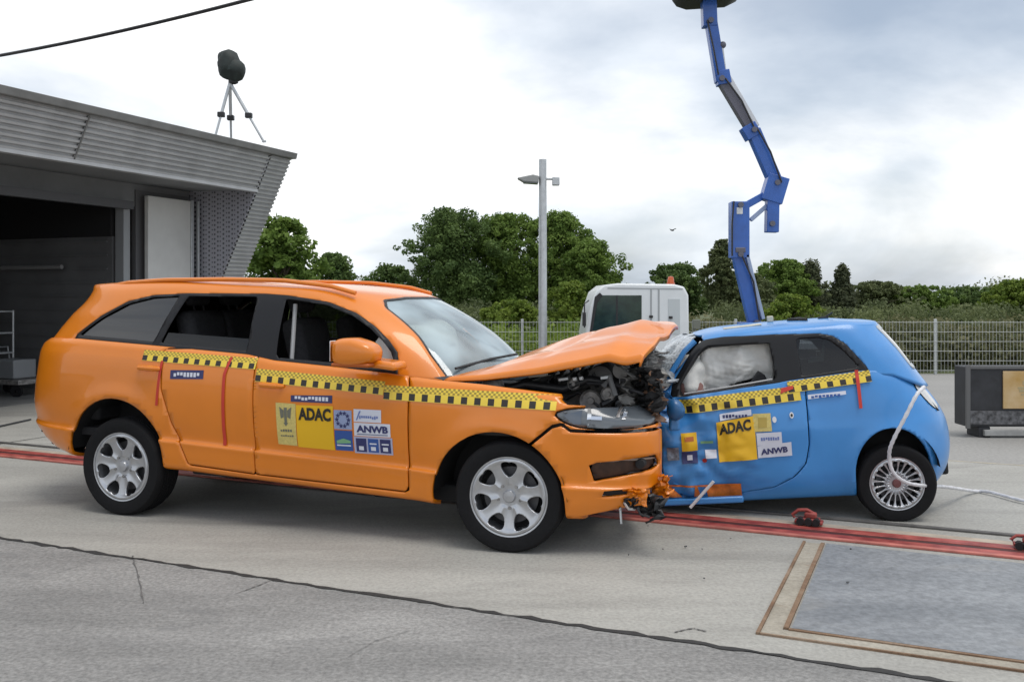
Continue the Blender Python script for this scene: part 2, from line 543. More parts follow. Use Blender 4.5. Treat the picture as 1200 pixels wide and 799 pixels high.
EARTH = ground_mat('meadow_earth', (0.05, 0.075, 0.02), (0.08, 0.10, 0.035), (0.12, 0.12, 0.06), 0.3, 9, 0.95)
YARD = ground_mat('yard_asphalt', (0.25, 0.245, 0.232), (0.29, 0.283, 0.268), (0.33, 0.322, 0.305), 0.22, 26, 0.85, stain_amt=0.25)
CONC = ground_mat('lane_concrete', (0.275, 0.268, 0.245), (0.345, 0.337, 0.308), (0.405, 0.395, 0.362), 0.55, 45, 0.8, stain=(0.15, 0.143, 0.135), stain_amt=0.55, bump=0.12, streak=.32)
ASPH = ground_mat('apron_asphalt', (0.185, 0.182, 0.175), (0.240, 0.235, 0.226), (0.305, 0.298, 0.286), 1.5, 42, 0.9, stain=(0.13, 0.13, 0.13), stain_amt=0.45, streak=.25, bump=0.8, contrast=1.7)
PLATE = ground_mat('steel_plate', (0.155, 0.165, 0.175), (0.215, 0.225, 0.235), (0.275, 0.285, 0.295), 1.3, 24, 0.55, stain=(0.30, 0.29, 0.27), stain_amt=0.5, bump=0.12, contrast=1.4)
RUST = ground_mat('rusty_frame', (0.12, 0.065, 0.035), (0.22, 0.14, 0.085), (0.30, 0.23, 0.17), 3.0, 60, 0.85, stain=(0.17, 0.07, 0.03), stain_amt=0.8, bump=0.4)
TAR = mat('tar_joint', (0.03, 0.029, 0.028), 0.8, var=0.3, vscale=30)

sheet('ground', [(-400, -60, -0.012), (400, -60, -0.012), (400, 900, -0.012), (-400, 900, -0.012)], EARTH)
sheet('paved_yard', [(-40, -25, 0), (60, -25, 0), (60, 20.6, 0), (-40, 20.6, 0)], YARD)
lane = sheet('concrete_lane', [RW(-26, -2.5, .004), RW(16, -2.5, .004), RW(16, 3.6, .004), RW(-26, 3.6, .004)], CONC)
asph = sheet('asphalt_apron', [RW(-26, -14, .004), RW(16, -14, .004), RW(16, -2.515, .004), RW(-26, -2.515, .004)], ASPH)

rng = random.Random(5)
def strip(name, pts, wid, parent, m, z=.0085, jit=0.4, n=6):
    """an irregular thin ribbon of joint filler or crack lying on the ground"""
    V = []; F = []
    P = []
    for a, b in zip(pts, pts[1:]):
        for i in range(n): P.append(Vector(a).lerp(Vector(b), i/n))
    P.append(Vector(pts[-1]))
    for i, p in enumerate(P):
        t = (P[min(i+1, len(P)-1)]-P[max(i-1, 0)]).normalized(); s = Vector((-t.y, t.x, 0))
        w = wid*(1+rng.uniform(-jit, jit)); c = p+s*rng.uniform(-jit, jit)*wid*0.6
        V += [(*(c+s*w/2).xy, z), (*(c-s*w/2).xy, z)]
        if i: F.append((2*i-2, 2*i-1, 2*i+1, 2*i))
    return mobj(name, V, F, m, parent, smooth=False)
strip('joint', [RW(u, -2.507) for u in np.arange(-20, 12.1, 1.0)], .034, asph, TAR, jit=.6, n=14)
def gcrack(pp, w):
    strip('crack', [ground_at(*p) for p in pp], w, asph, mat('crack_grey', (.115, .112, .108), .9, var=.3, vscale=40), jit=.8, n=9)
gcrack([(155, 652), (163, 680), (168, 708)], .008)
gcrack([(325, 678), (300, 688), (276, 697)], .006)
gcrack([(790, 742), (812, 737), (828, 741)], .008)
gcrack([(100, 662), (60, 674), (20, 684)], .003)
gcrack([(480, 740), (440, 752), (410, 770)], .0025)
# far joints of the yard concrete
for v_ in (3.61, ):
    strip('joint', [RW(u, v_) for u in np.arange(-8, 14, 1.0)], .03, lane, mat('pale_joint', (.42, .36, .25), .9, var=.2, vscale=8), z=.0085, jit=.3)
for u_ in (-6.6, -1.9):
    strip('joint', [RW(u_, v) for v in np.arange(.35, 3.6, .6)], .018, lane, TAR, z=.0085, jit=.5)

# steel cover plate in its rusty frame
sheet('frame_grout', [RW(2.363, -2.245, .0075), RW(6.2, -2.245, .0075), RW(6.2, -2.147, .0075), RW(2.461, -2.147, .0075), RW(2.461, -.33, .0075), RW(2.363, -.33, .0075)], ground_mat('grout', (.26, .235, .19), (.34, .31, .255), (.40, .375, .32), 3, 40, .9, stain=(.2, .11, .06), stain_amt=.6), lane)
pl = sheet('steel_cover_plate', [RW(2.50, -2.12, .014), RW(6.2, -2.12, .014), RW(6.2, -.33, .014), RW(2.50, -.33, .014)], PLATE, kind=None)
tag(pl, 'blue grey steel cover plate set into the concrete lane', 'plate')
fm = MB()
for (a, b, c, d) in [(2.345, 2.362, -2.26, -.33), (2.462, 2.487, -2.13, -.33)]:
    fm = MB(); fm.prism([RW(a, c, .0045), RW(b, c, .0045), RW(b, d, .0045), RW(a, d, .0045)], (0, 0, .012)); fm.build('frame_bar', RUST, pl)
for (a, b, c, d) in [(2.365, 6.2, -2.26, -2.246), (2.489, 6.2, -2.146, -2.125)]:
    fm = MB(); fm.prism([RW(a, c, .0045), RW(b, c, .0045), RW(b, d, .0045), RW(a, d, .0045)], (0, 0, .010)); fm.build('frame_bar', RUST, pl)

# red guide rail of the crash lane
gr = empty('guide_rail', RW(0, 0), 0, 'red painted steel guide rail running under both crashed cars', 'rail')
def railbar(name, v0, v1, z0, z1, m):
    b = MB(); a = RW(-25, v0, z0)-gr.location
    b.prism([a, RW(15, v0, z0)-gr.location, RW(15, v1, z0)-gr.location, RW(-25, v1, z0)-gr.location], (0, 0, z1-z0))
    return b.build(name, m, gr, bevel=.004)
railbar('flange', -.17, -.06, .005, .016, RED)
railbar('flange', .02, .13, .005, .016, RED)
railbar('lip', -.215, -.173, .005, .022, mat('red_paint_faded', (.45, .14, .11), .6, var=.3, vscale=6))
railbar('slot', -.058, .018, .005, .012, mat('slot_dark', (.06, .012, .010), .7, var=.4, vscale=12))
railbar('edge_strip', .136, .235, .005, .016, mat('rail_edge_strip', (.36, .30, .24), .8, var=.25, vscale=6))
railbar('cable_duct', .42, .47, .005, .02, mat('duct_grey', (.10, .095, .09), .7, var=.3, vscale=9))

# ------------------------------------------------------------------ test hall with leaning metal front
BA = R(23)
BF = Vector((-4.15, 17.9, 0)); BAd = Vector((math.sin(BA), math.cos(BA), 0)); BBd = Vector((-math.cos(BA), math.sin(BA), 0))
ZT = 4.42; LEAN = .5
def BW(a, b, z): return BF+BAd*a+BBd*b+Vector((0, 0, z))
def lean(z): return (ZT-z)*LEAN
CORR = mat('corrugated_metal', (.47, .475, .48), .42, metal=.25, var=.10, vscale=2.5, bump=.03, bscale=40)
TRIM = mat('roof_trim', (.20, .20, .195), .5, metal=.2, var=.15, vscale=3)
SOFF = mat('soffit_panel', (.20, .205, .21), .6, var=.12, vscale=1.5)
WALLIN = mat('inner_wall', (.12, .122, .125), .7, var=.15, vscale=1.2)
hall = empty('test_hall', BW(0, 0, 0), 0, 'grey corrugated metal test hall with open gate and leaning front', 'building')
def hp(name, mb, m, **k):
    mb.V = [tuple(Vector(v)-hall.location) for v in mb.V]
    return mb.build(name, m, hall, **k)
def corr_panel(name, a0, a1, z0, z1, per, dep, m, outb=0.0):
    """horizontally ribbed cladding on the leaning front plane"""
    mb = MB(); V = []; F = []
    z = z0; prof = []
    while z < z1-1e-6:
        for fz, fd in ((0, 0), (.42, 0), (.55, -1), (.88, -1)):
            if z+fz*per <= z1: prof.append((z+fz*per, fd*dep))
        z += per
    prof.append((z1, 0))
    for zz, d in prof:
        V += [BW(a0, lean(zz)-d*-1*-1+outb, zz), BW(a1, lean(zz)-d*-1*-1+outb, zz)]
    for i in range(len(prof)-1): F.append((2*i, 2*i+1, 2*i+3, 2*i+2))
    mb.add(V, F)
    return hp(name, mb, m)
for (a0, a1) in [(-.64, -4.78), (-4.80, -9.1), (-9.12, -13.4)]:
    corr_panel('fascia_panel', a0, a1, 3.68, 4.308, .0785, .045, CORR)
corr_panel('fin_cladding', -.61, -.005, .02, 4.30, .075, .04, CORR, outb=-.004)
# roof edge trim and roof slab
mb = MB(); mb.prism([BW(.03, -.03, 4.31), BW(.03, -.06, 4.42), BW(.03, .5, 4.42), BW(.03, .5, 4.31)], BAd*-13.6); hp('roof_trim', mb, TRIM, bevel=.01)
mb = MB(); mb.prism([BW(.0, .5, 4.25), BW(-13.5, .5, 4.25), BW(-13.5, 18, 4.25), BW(0, 18, 4.25)], (0, 0, .15)); hp('roof', mb, TRIM)
mb = MB(); mb.box(BW(-4.79, lean(3.99)-.006, 3.99), (.02, .02, .66), rot=Matrix.Rotation(math.atan2(BBd.y, BBd.x), 3, 'Z') @ Matrix.Rotation(-math.atan(LEAN), 3, 'Y')); hp('panel_joint', mb, TRIM)
# fascia bottom edge, soffit, header
mb = MB(); mb.prism([BW(-.63, lean(3.68)-.01, 3.63), BW(-.63, lean(3.68)-.01, 3.68), BW(-.63, lean(3.68)+.12, 3.68), BW(-.63, lean(3.68)+.12, 3.63)], BAd*-12.8); hp('fascia_sill', mb, CORR)
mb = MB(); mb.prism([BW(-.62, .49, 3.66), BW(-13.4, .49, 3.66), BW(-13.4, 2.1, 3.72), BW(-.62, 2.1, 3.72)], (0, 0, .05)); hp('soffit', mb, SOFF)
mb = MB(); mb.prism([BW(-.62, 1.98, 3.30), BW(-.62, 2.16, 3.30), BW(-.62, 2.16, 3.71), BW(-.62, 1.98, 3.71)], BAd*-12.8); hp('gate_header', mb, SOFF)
mb = MB(); mb.prism([BW(-2.3, 1.72, 3.22), BW(-2.3, 1.85, 3.22), BW(-2.3, 1.85, 3.36), BW(-2.3, 1.72, 3.36)], BAd*-11); hp('gate_track', mb, mat('track_dark', (.07, .07, .075), .5))
# fin: inner cheek with perforated look, outer side
def fin_side(a, name, m, b1=2.1):
    mb = MB(); n = 40
    mb.prism([BW(a, lean(0)+.03, 0), BW(a, lean(4.28)+.03, 4.28), BW(a, b1, 4.28), BW(a, max(b1, lean(0)+.04), 0)], BAd*.02)
    return hp(name, mb, m)
PERF = bpy.data.materials.new('perforated_sheet'); PERF.use_nodes = True
_N, _L = PERF.node_tree.nodes, PERF.node_tree.links
_b = _N['Principled BSDF']; _t = _N.new('ShaderNodeTexCoord'); _mp = _N.new('ShaderNodeMapping'); _mp.inputs['Rotation'].default_value = (R(45), 0, 0)
_L.new(_t.outputs['Object'], _mp.inputs[0])
_v = _N.new('ShaderNodeTexVoronoi'); _v.inputs['Scale'].default_value = 16; _v.inputs['Randomness'].default_value = 0
_L.new(_mp.outputs[0], _v.inputs['Vector'])
_r = _N.new('ShaderNodeValToRGB'); _r.color_ramp.elements[0].position = .30; _r.color_ramp.elements[0].color = (.10, .10, .11, 1)
_r.color_ramp.elements[1].position = .42; _r.color_ramp.elements[1].color = (.36, .36, .40, 1)
_L.new(_v.outputs['Distance'], _r.inputs[0]); _L.new(_r.outputs[0], _b.inputs['Base Color']); _b.inputs['Roughness'].default_value = .5
fin_side(-.635, 'fin_cheek', PERF)
fin_side(-.02, 'fin_outer', CORR, b1=4)
mb = MB(); mb.prism([BW(-.02, 3.9, 0), BW(-.02, 18, 0), BW(-.02, 18, 4.25), BW(-.02, 3.9, 4.25)], BAd*.02); hp('outer_wall', mb, CORR)
# door leaf, post, gap
mb = MB(); mb.prism([BW(-.86, 1.74, .05), BW(-1.94, 1.74, .05), BW(-1.94, 1.74, 3.50), BW(-.86, 1.74, 3.50)], BBd*.09)
leafd = hp('door_leaf', mb, mat('door_leaf_grey', (.56, .56, .54), .5, var=.06, vscale=2), bevel=.012)
mb = MB(); mb.prism([BW(-.79, 1.72, .02), BW(-.858, 1.72, .02), BW(-.858, 1.72, 3.52), BW(-.79, 1.72, 3.52)], BBd*.1); hp('door_edge', mb, STEEL, bevel=.008)
mb = MB(); mb.prism([BW(-.70, 1.66, .02), BW(-.74, 1.66, .02), BW(-.74, 1.66, 3.5), BW(-.70, 1.66, 3.5)], BBd*.05); hp('guide_profile', mb, STEEL, bevel=.005)
mb = MB(); mb.prism([BW(-.64, 1.95, .0), BW(-2.02, 1.95, .0), BW(-2.02, 1.95, 3.6), BW(-.64, 1.95, 3.6)], BBd*.1); hp('jamb_wall', mb, mat('jamb_grey', (.13, .13, .135), .7))
mb = MB(); mb.prism([BW(-2.25, 1.85, .0), BW(-2.40, 1.85, .0), BW(-2.40, 1.85, 3.35), BW(-2.25, 1.85, 3.35)], BBd*.2); hp('gate_post', mb, mat('post_grey', (.25, .26, .27), .5), bevel=.01)
# interior
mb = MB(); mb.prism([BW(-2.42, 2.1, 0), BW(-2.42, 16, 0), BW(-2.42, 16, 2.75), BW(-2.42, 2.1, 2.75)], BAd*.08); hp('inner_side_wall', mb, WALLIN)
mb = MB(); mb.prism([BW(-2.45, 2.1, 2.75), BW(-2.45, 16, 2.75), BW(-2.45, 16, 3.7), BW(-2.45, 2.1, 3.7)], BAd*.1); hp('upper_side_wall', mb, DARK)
for k in range(11):
    z = .25+k*.24
    mb = MB(); mb.prism([BW(-2.42, 2.2, z), BW(-2.42, 15.8, z), BW(-2.42, 15.8, z+.03), BW(-2.42, 2.2, z+.03)], BAd*-.025); hp('wall_batten', mb, WALLIN)
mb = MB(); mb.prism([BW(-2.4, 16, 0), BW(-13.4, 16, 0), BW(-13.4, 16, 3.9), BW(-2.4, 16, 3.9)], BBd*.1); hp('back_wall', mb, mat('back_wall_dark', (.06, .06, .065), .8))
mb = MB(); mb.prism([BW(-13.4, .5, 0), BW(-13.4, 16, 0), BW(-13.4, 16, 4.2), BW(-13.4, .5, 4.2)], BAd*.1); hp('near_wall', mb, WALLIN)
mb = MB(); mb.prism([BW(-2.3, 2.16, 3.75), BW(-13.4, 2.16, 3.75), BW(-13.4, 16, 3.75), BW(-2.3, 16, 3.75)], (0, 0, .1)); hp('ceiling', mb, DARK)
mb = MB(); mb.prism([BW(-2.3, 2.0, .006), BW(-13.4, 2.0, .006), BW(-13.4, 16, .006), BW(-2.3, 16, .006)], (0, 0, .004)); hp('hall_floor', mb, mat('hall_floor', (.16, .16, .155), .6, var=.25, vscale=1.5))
mb = MB(); mb.tube([BW(-2.6, 3.1, 2.22), BW(-2.6, 4.6, 2.22)], .04, 8); hp('wall_lamp', mb, mat('dull_plastic', (.22, .22, .22), .5))

# rack and gear inside the gate
def world_part(mb, root, name, m, **k):
    mb.V = [tuple(Vector(v)-root.location) for v in mb.V]
    return mb.build(name, m, root, **k)
c = BW(-2.95, 4.3, 0)
rack = empty('storage_rack', c, 0, 'white tubular storage rack standing against the dark hall wall', 'rack')
for s in (-.42, .42):
    for t_ in (0, .4):
        mb = MB(); mb.tube([c+BBd*s-BAd*t_, c+BBd*s-BAd*t_+Vector((0, 0, 1.45))], .018, 8); world_part(mb, rack, 'upright', STEEL, smooth=True)
for z in (.35, .7, 1.05, 1.43):
    mb = MB(); mb.box(c-BAd*.2+Vector((0, 0, z)), (.86, .42, .03), rot=Matrix.Rotation(math.atan2(BBd.y, BBd.x), 3, 'Z')); world_part(mb, rack, 'shelf', STEEL, bevel=.004)
c = BW(-3.35, 3.4, 0)
cart = empty('equipment_cart', c, 0, 'low grey equipment cart on the hall floor behind the orange car', 'cart')
rz = Matrix.Rotation(math.atan2(BBd.y, BBd.x), 3, 'Z')
mb = MB(); mb.box(c+Vector((0, 0, .25)), (1.0, .6, .08), rot=rz); world_part(mb, cart, 'deck', IRON, bevel=.01)
mb = MB(); mb.box(c+Vector((0, 0, .46)), (.6, .45, .32), rot=rz); mb.box(c+BBd*.3+Vector((0, 0, .39)), (.25, .35, .2), rot=rz); world_part(mb, cart, 'machine_box', mat('machine_grey', (.20, .21, .22), .5), bevel=.02)
for s in (-.4, .4):
    for t_ in (-.25, .25):
        mb = MB(); mb.lathe([(.02, -.025), (.1, -.025), (.1, .025), (.02, .025)], 16, 'y', c+BBd*s+BAd*t_+Vector((0, 0, .105))); world_part(mb, cart, 'castor', RUBBER, smooth=True)
mb = MB(); mb.tube([c+BBd*.5+Vector((0, 0, .25)), c+BBd*.62+Vector((0, 0, .8)), c+BBd*.62+BAd*.4+Vector((0, 0, .8)), c+BBd*.5+BAd*.4+Vector((0, 0, .25))], .015, 8); world_part(mb, cart, 'handle', STEEL, smooth=True)

# camera on a tripod on the hall roof
tb = BW(-1.55, .28, 4.425)
tri = empty('tripod_camera', tb, 0, 'high speed camera under a dark cover on a tripod on the hall roof', 'camera')
top = tb+Vector((.03, 0, 1.04))
for (dx_, dy_) in [(-.22, -.1), (.62, .05), (-.08, .45)]:
    foot = tb+Vector((dx_, dy_, 0)); mid = top.lerp(foot, .55)
    mb = MB(); mb.tube([top, mid], .030, 8); mb.tube([mid, foot], .021, 8); mb.tube([foot, foot+Vector((0, 0, .03))], .04, 8)
    lg = world_part(mb, tri, 'leg', STEEL, smooth=True)
    mb = MB(); mb.box(mid, (.12, .09, .09)); mb.V = [tuple(Vector(v)-tri.location) for v in mb.V]; mb.build('clamp', BLACKP, lg, bevel=.012)
COVER = mat('camera_cover', (.014, .022, .02), .65, var=.5, vscale=9)
mb = MB(); mb.sphere(top+Vector((.0, 0, .30)), .25, 20, (.86, .9, 1.05)); mb.sphere(top+Vector((.10, -.05, .22)), .2, 16, (.9, .9, 1.0)); mb.sphere(top+Vector((-.09, 0, .44)), .14, 14, (1, 1, .8))
for i, v in enumerate(mb.V):
    v = Vector(v); d = pnoise(v*7)*.045; cc = top+Vector((0, 0, .3)); mb.V[i] = tuple(v+(v-cc).normalized()*d)
world_part(mb, tri, 'cover', COVER, smooth=True)
mb = MB(); mb.lathe([(.05, 0), (.085, .02), (.085, .12), (.05, .14)], 16, 'z', top+Vector((.06, 0, -.02))); world_part(mb, tri, 'pan_head', BLACKP, smooth=True)

# overhead cable
mb = MB()
a_, b_ = at(-260, 100, 14.0), at(520, -62, 9.6)
mb.tube([a_.lerp(b_, t)+Vector((0, 0, -.22*math.sin(math.pi*t))) for t in np.linspace(0, 1, 24)], .022, 8)
tag(mb.build('overhead_cable', BLACKP, None, smooth=True), 'thick black cable strung overhead across the sky above the hall', 'cable')

# ------------------------------------------------------------------ fence
FY = 20.4; FTOP = CAMH-(377-HORIZ)/FPX*FY
fen = empty('mesh_fence', (5, FY, 0), 0, 'galvanised double rod mesh fence along the back of the yard', 'fence')
FGALV = mat('fence_galvanised', (.50, .52, .51), .45, metal=.3, var=.08, vscale=4)
fpost = [(px-600)/FPX*FY for px in (-265, -177, -89, -1, 87, 175, 263, 350, 437, 524, 612, 686, 774, 862, 980, 1096, 1213, 1330, 1450)]
pv = None
for x in fpost:
    if pv is None:
        mb = MB(); mb.box((0, 0, (FTOP+.06)/2), (.055, .05, FTOP+.06)); o = mb.build('post', FGALV, fen, bevel=.006); pv = o
    else: o = pv.copy(); COL.objects.link(o); o.parent = fen
    o.location = (x-5, 0, 0)
for xa, xb in zip(fpost, fpost[1:]):
    for k in range(6):
        z = .09+k*(FTOP-.10)/5
        mb = MB()
        for dy_ in (-.030, -.046): mb.tube([(xa-5, dy_, z), (xb-5, dy_, z)], .0045, 6)
        mb.build('rod', FGALV, fen, smooth=True)
mb = MB()
xs = np.arange(fpost[0], fpost[-1], .075)
for x in xs: mb.box((x-5, -.038, FTOP/2+.03), (.005, .005, FTOP-.02))
tag(mb.build('upright_rods', FGALV, fen), kind='stuff')

# ------------------------------------------------------------------ vegetation
def leaves(name, clumps, n, size, m, parent, seed, tone_c=.6, up=.3):
    """clumps: list of (cx,cy,cz,r,rz,tone); n leaf faces in all, spread on the clumps"""
    g = np.random.default_rng(seed)
    C = np.array(clumps)
    wgt = C[:, 3]**2; wgt /= wgt.sum()
    idx = g.choice(len(C), n, p=wgt)
    d = g.normal(size=(n, 3)); d /= np.linalg.norm(d, axis=1, keepdims=True)
    rr = g.uniform(.25, 1, n)**.45
    pos = C[idx, :3]+d*np.stack([C[idx, 3], C[idx, 3], C[idx, 4]], 1)*rr[:, None]*g.uniform(.85, 1.12, (n, 1))
    nor = d*.6+g.normal(size=(n, 3))*.6; nor[:, 2] += up; nor /= np.linalg.norm(nor, axis=1, keepdims=True)
    h = g.normal(size=(n, 3)); t = np.cross(nor, h); t /= np.linalg.norm(t, axis=1, keepdims=True); b = np.cross(nor, t)
    s = size*g.uniform(.55, 1.25, n)[:, None]
    q = np.stack([pos-t*s*.5, pos-b*s*.34+nor*s*.06, pos+t*s*.6, pos+b*s*.34+nor*s*.06], 1).reshape(-1, 3)
    me = bpy.data.meshes.new(name)
    me.vertices.add(4*n); me.vertices.foreach_set('co', q.ravel())
    me.loops.add(4*n); me.loops.foreach_set('vertex_index', np.arange(4*n))
    me.polygons.add(n); me.polygons.foreach_set('loop_start', np.arange(0, 4*n, 4)); me.polygons.foreach_set('loop_total', np.full(n, 4))
    me.update(calc_edges=True)
    tone = np.clip(C[idx, 5]*tone_c+g.uniform(0, 1, n)*(1-tone_c), 0, 1)
    at2 = me.attributes.new('tone', 'FLOAT', 'POINT'); at2.data.foreach_set('value', np.repeat(tone, 4))
    me.materials.append(m); me.validate()
    o = bpy.data.objects.new(name, me); link(o, parent)
    return o

BARK = mat('bark', (.09, .07, .05), .9, var=.3, vscale=6)
LEAF_A = leaf_mat('leaf_mid', (.085, .150, .030), (.225, .32, .070))
LEAF_B = leaf_mat('leaf_dark', (.062, .110, .034), (.165, .24, .070))
LEAF_C = leaf_mat('leaf_light', (.08, .14, .018), (.24, .31, .055))
LEAF_D = leaf_mat('leaf_olive', (.080, .105, .045), (.19, .22, .095))
LEAF_E = leaf_mat('leaf_conifer', (.060, .078, .044), (.14, .155, .08))

def tree(name, label, px, ytop, hw, Y, m, n, size, seed, shape='round', group=None, base=0.12, cat='tree'):
    x = (px-600)/FPX*Y; ht = CAMH+(HORIZ-ytop)/FPX*Y; rx = hw/FPX*Y
    t = empty(name, (x, Y, 0), 0, label, cat, group)
    g = random.Random(seed)
    cl = []
    h0 = ht*base
    rx *= 1.08
    def prof(u):
        if shape == 'round': return math.sin(math.pi*min(1, .14+.80*u))**.55*(1.0 if u < .6 else 1-(u-.6)*.55)
        if shape == 'cone': return (1-u)*.95+.06
        return math.sin(math.pi*(.12+.84*u))**.7
    wob = [g.uniform(.72, 1.12) for _ in range(40)]
    def put(u, fr, r_):
        a = g.uniform(0, 2*math.pi); k = wob[int(a/6.2832*8) % 8+8*min(4, int(u*5))]
        rad = max(0, rx*prof(u)*k*fr-r_*.6)
        z = min(h0+(ht-h0)*u, ht-r_*g.uniform(.4, .9))
        cl.append((rad*math.cos(a), rad*math.sin(a)*.9, max(z, r_*.6), r_, r_*g.uniform(.6, .95), g.random()))
    for i in range(45): put(g.random()*.9, g.random()**.5*.85, min(rx*g.uniform(.24, .38), (ht-h0)*.2))
    for i in range(150): put(g.random()**.85, g.uniform(.8, 1.14), min(rx, ht*.5)*g.uniform(.07, .17)*(.7 if shape == 'cone' else 1))
    leaves('crown', cl, int(n*3.6), size*.70, m, t, seed)
    mb = MB(); r0 = max(.06, ht*.028)
    P = [(g.uniform(-.1, .1)*k, g.uniform(-.1, .1)*k, ht*.82*k/5) for k in range(6)]
    mb.tube(P, [r0*(1-k*.17) for k in range(6)], 8)
    for k in range(7):
        c_ = cl[g.randrange(len(cl))]; zb = min(ht*.7, max(ht*.12, c_[2]*.6))
        mb.tube([(0, 0, zb), (c_[0]*.5, c_[1]*.5, (zb+c_[2])/2+.1), (c_[0], c_[1], c_[2])], [r0*.45, r0*.3, r0*.12], 6)
    mb.build('trunk', BARK, t, smooth=True)
    return t

GT = 'broadleaf trees behind the fence'
tree('broadleaf_tree', 'leafy tree poking out beside the leaning end of the hall', 328, 254, 46, 38, LEAF_A, 2600, .30, 11, group=GT, base=.25)
tree('broadleaf_tree', 'small grey green tree above the rear roof of the orange car', 390, 297, 34, 55, LEAF_B, 3200, .26, 12, group=GT)
tree('broadleaf_tree', 'low dark tree at the left foot of the big tree clump', 458, 310, 34, 62, LEAF_B, 3200, .28, 13, group=GT)
tree('broadleaf_tree', 'big dark green tree, left and tallest of the central clump', 533, 243, 58, 60, LEAF_B, 11000, .27, 14, group=GT)
tree('broadleaf_tree', 'mid green tree behind the left edge of the lamp post', 592, 250, 50, 62, LEAF_A, 9000, .27, 15, group=GT)
tree('broadleaf_tree', 'broad mid green tree right of the lamp post', 655, 250, 52, 63, LEAF_A, 9500, .27, 16, group=GT)
tree('broadleaf_tree', 'shorter green tree on the right slope of the central clump', 695, 282, 38, 60, LEAF_A, 6500, .26, 17, group=GT)
tree('broadleaf_bush', 'pale green bush low in front of the central clump', 600, 352, 40, 40, LEAF_C, 3500, .20, 18, group='bushes behind the fence', base=.02, cat='bush')
tree('broadleaf_bush', 'yellowish bush just left of the white truck cab', 668, 330, 30, 42, LEAF_C, 3000, .20, 19, group='bushes behind the fence', base=.02, cat='bush')
tree('broadleaf_tree', 'round dark tree showing above the back of the truck cab', 795, 310, 44, 64, LEAF_B, 6500, .27, 20, group=GT)
tree('slender_tree', 'tall slender grey green tree left of the blue boom', 846, 281, 22, 58, LEAF_D, 5200, .25, 21, shape='col', group=GT)
tree('broadleaf_tree', 'dull green tree filling behind the lower blue boom arm', 872, 318, 34, 60, LEAF_D, 5000, .26, 22, group=GT)
tree('broadleaf_tree', 'mid green tree just right of the blue boom', 917, 304, 40, 62, LEAF_A, 6500, .26, 23, group=GT)
tree('broadleaf_bush', 'bright green bush above the roof of the blue car', 925, 345, 34, 36, LEAF_C, 3200, .17, 24, group='bushes behind the fence', base=.02, cat='bush')
tree('pine_tree', 'brownish pine left of the pointed conifer', 950, 306, 30, 62, LEAF_E, 4200, .26, 25, shape='cone', group=GT)
tree('pine_tree', 'pointed dark conifer above the roof of the blue car', 987, 310, 24, 60, LEAF_E, 3800, .25, 26, shape='cone', group=GT)
tree('broadleaf_tree', 'low dark tree right of the pointed conifer', 1030, 330, 44, 66, LEAF_D, 4600, .26, 27, group=GT)
tree('broadleaf_tree', 'low green tree above the right fence post', 1080, 335, 46, 66, LEAF_A, 4600, .26, 28, group=GT)
tree('broadleaf_tree', 'low blue green tree above the black cabinet', 1136, 336, 48, 68, LEAF_B, 4600, .27, 29, group=GT)
tree('broadleaf_tree', 'light green tree at the far right edge', 1192, 328, 36, 55, LEAF_C, 4600, .24, 30, group=GT)
tree('broadleaf_tree', 'low tree left of the hall end in the far distance', 270, 300, 40, 70, LEAF_B, 2500, .3, 31, group=GT)

# scrub and hedge masses behind the fence
g = random.Random(77)
def scrub(name, label, x0, x1, y0, y1, h0, h1, n, size, m, seed, K):
    cl = []
    for i in range(K):
        h = g.uniform(h0, h1)
        cl.append((g.uniform(x0, x1), g.uniform(y0, y1), h*g.uniform(.35, .62), g.uniform(.45, .8)*h, h*.42, g.random()))
    o = leaves(name, cl, n, size, m, None, seed, tone_c=.65)
    return tag(o, label, 'undergrowth', kind='stuff')
scrub('scrub', 'olive and tan scrub growing along the back of the mesh fence', 4.5, 14.5, 21.4, 25, .9, 1.35, 26000, .13, leaf_mat('scrub_leaf', (.07, .085, .03), (.24, .23, .12)), 41, 130)
scrub('scrub', 'green scrub behind the fence left of the truck', -4, 4.5, 22, 27, .7, 1.25, 14000, .13, LEAF_C, 42, 80)
scrub('hedge', 'dark hedge mass filling the foot of the far trees', -22, 40, 46, 56, 1.0, 1.7, 34000, .17, LEAF_D, 43, 190)
scrub('hedge', 'low far wood closing the horizon', -90, 140, 95, 120, 2.6, 4.6, 40000, .36, LEAF_D, 44, 170)

# ------------------------------------------------------------------ lamp post
LY = 19.3
lb = Vector(((636-600)/FPX*LY, LY, 0)); lt = CAMH+(HORIZ-187)/FPX*LY
lamp = empty('lamp_post', lb, 0, 'tall galvanised lamp post with a flat luminaire in front of the trees', 'lamp post')
mb = MB(); mb.tube([(0, 0, 0), (0, 0, lt)], [.092, .080], 14); mb.build('pole', STEEL, lamp, smooth=True)
mb = MB(); mb.tube([(0, 0, 0), (0, 0, .04)], [.16, .16], 14); mb.build('base_flange', STEEL, lamp, smooth=True)
zl = CAMH+(HORIZ-211)/FPX*LY
mb = MB(); mb.prism([(-.53, -.14, zl+.03), (-.40, -.14, zl-.05), (-.09, -.14, zl-.07), (-.08, -.14, zl+.07), (-.2, -.14, zl+.10)], (0, .28, 0)); lum = mb.build('luminaire', mat('lamp_grey', (.30, .31, .30), .5), lamp, bevel=.02)
mb = MB(); mb.prism([(-.40, -.12, zl-.056), (-.1, -.12, zl-.076), (-.1, .12, zl-.076), (-.40, .12, zl-.056)], (0, 0, -.012)); mb.build('lens', LAMPGLASS, lum)
mb = MB(); mb.box((.14, 0, zl+.02), (.16, .06, .05)); mb.box((.27, 0, zl-.03), (.15, .16, .17)); mb.build('bracket_box', STEEL, lamp, bevel=.015)

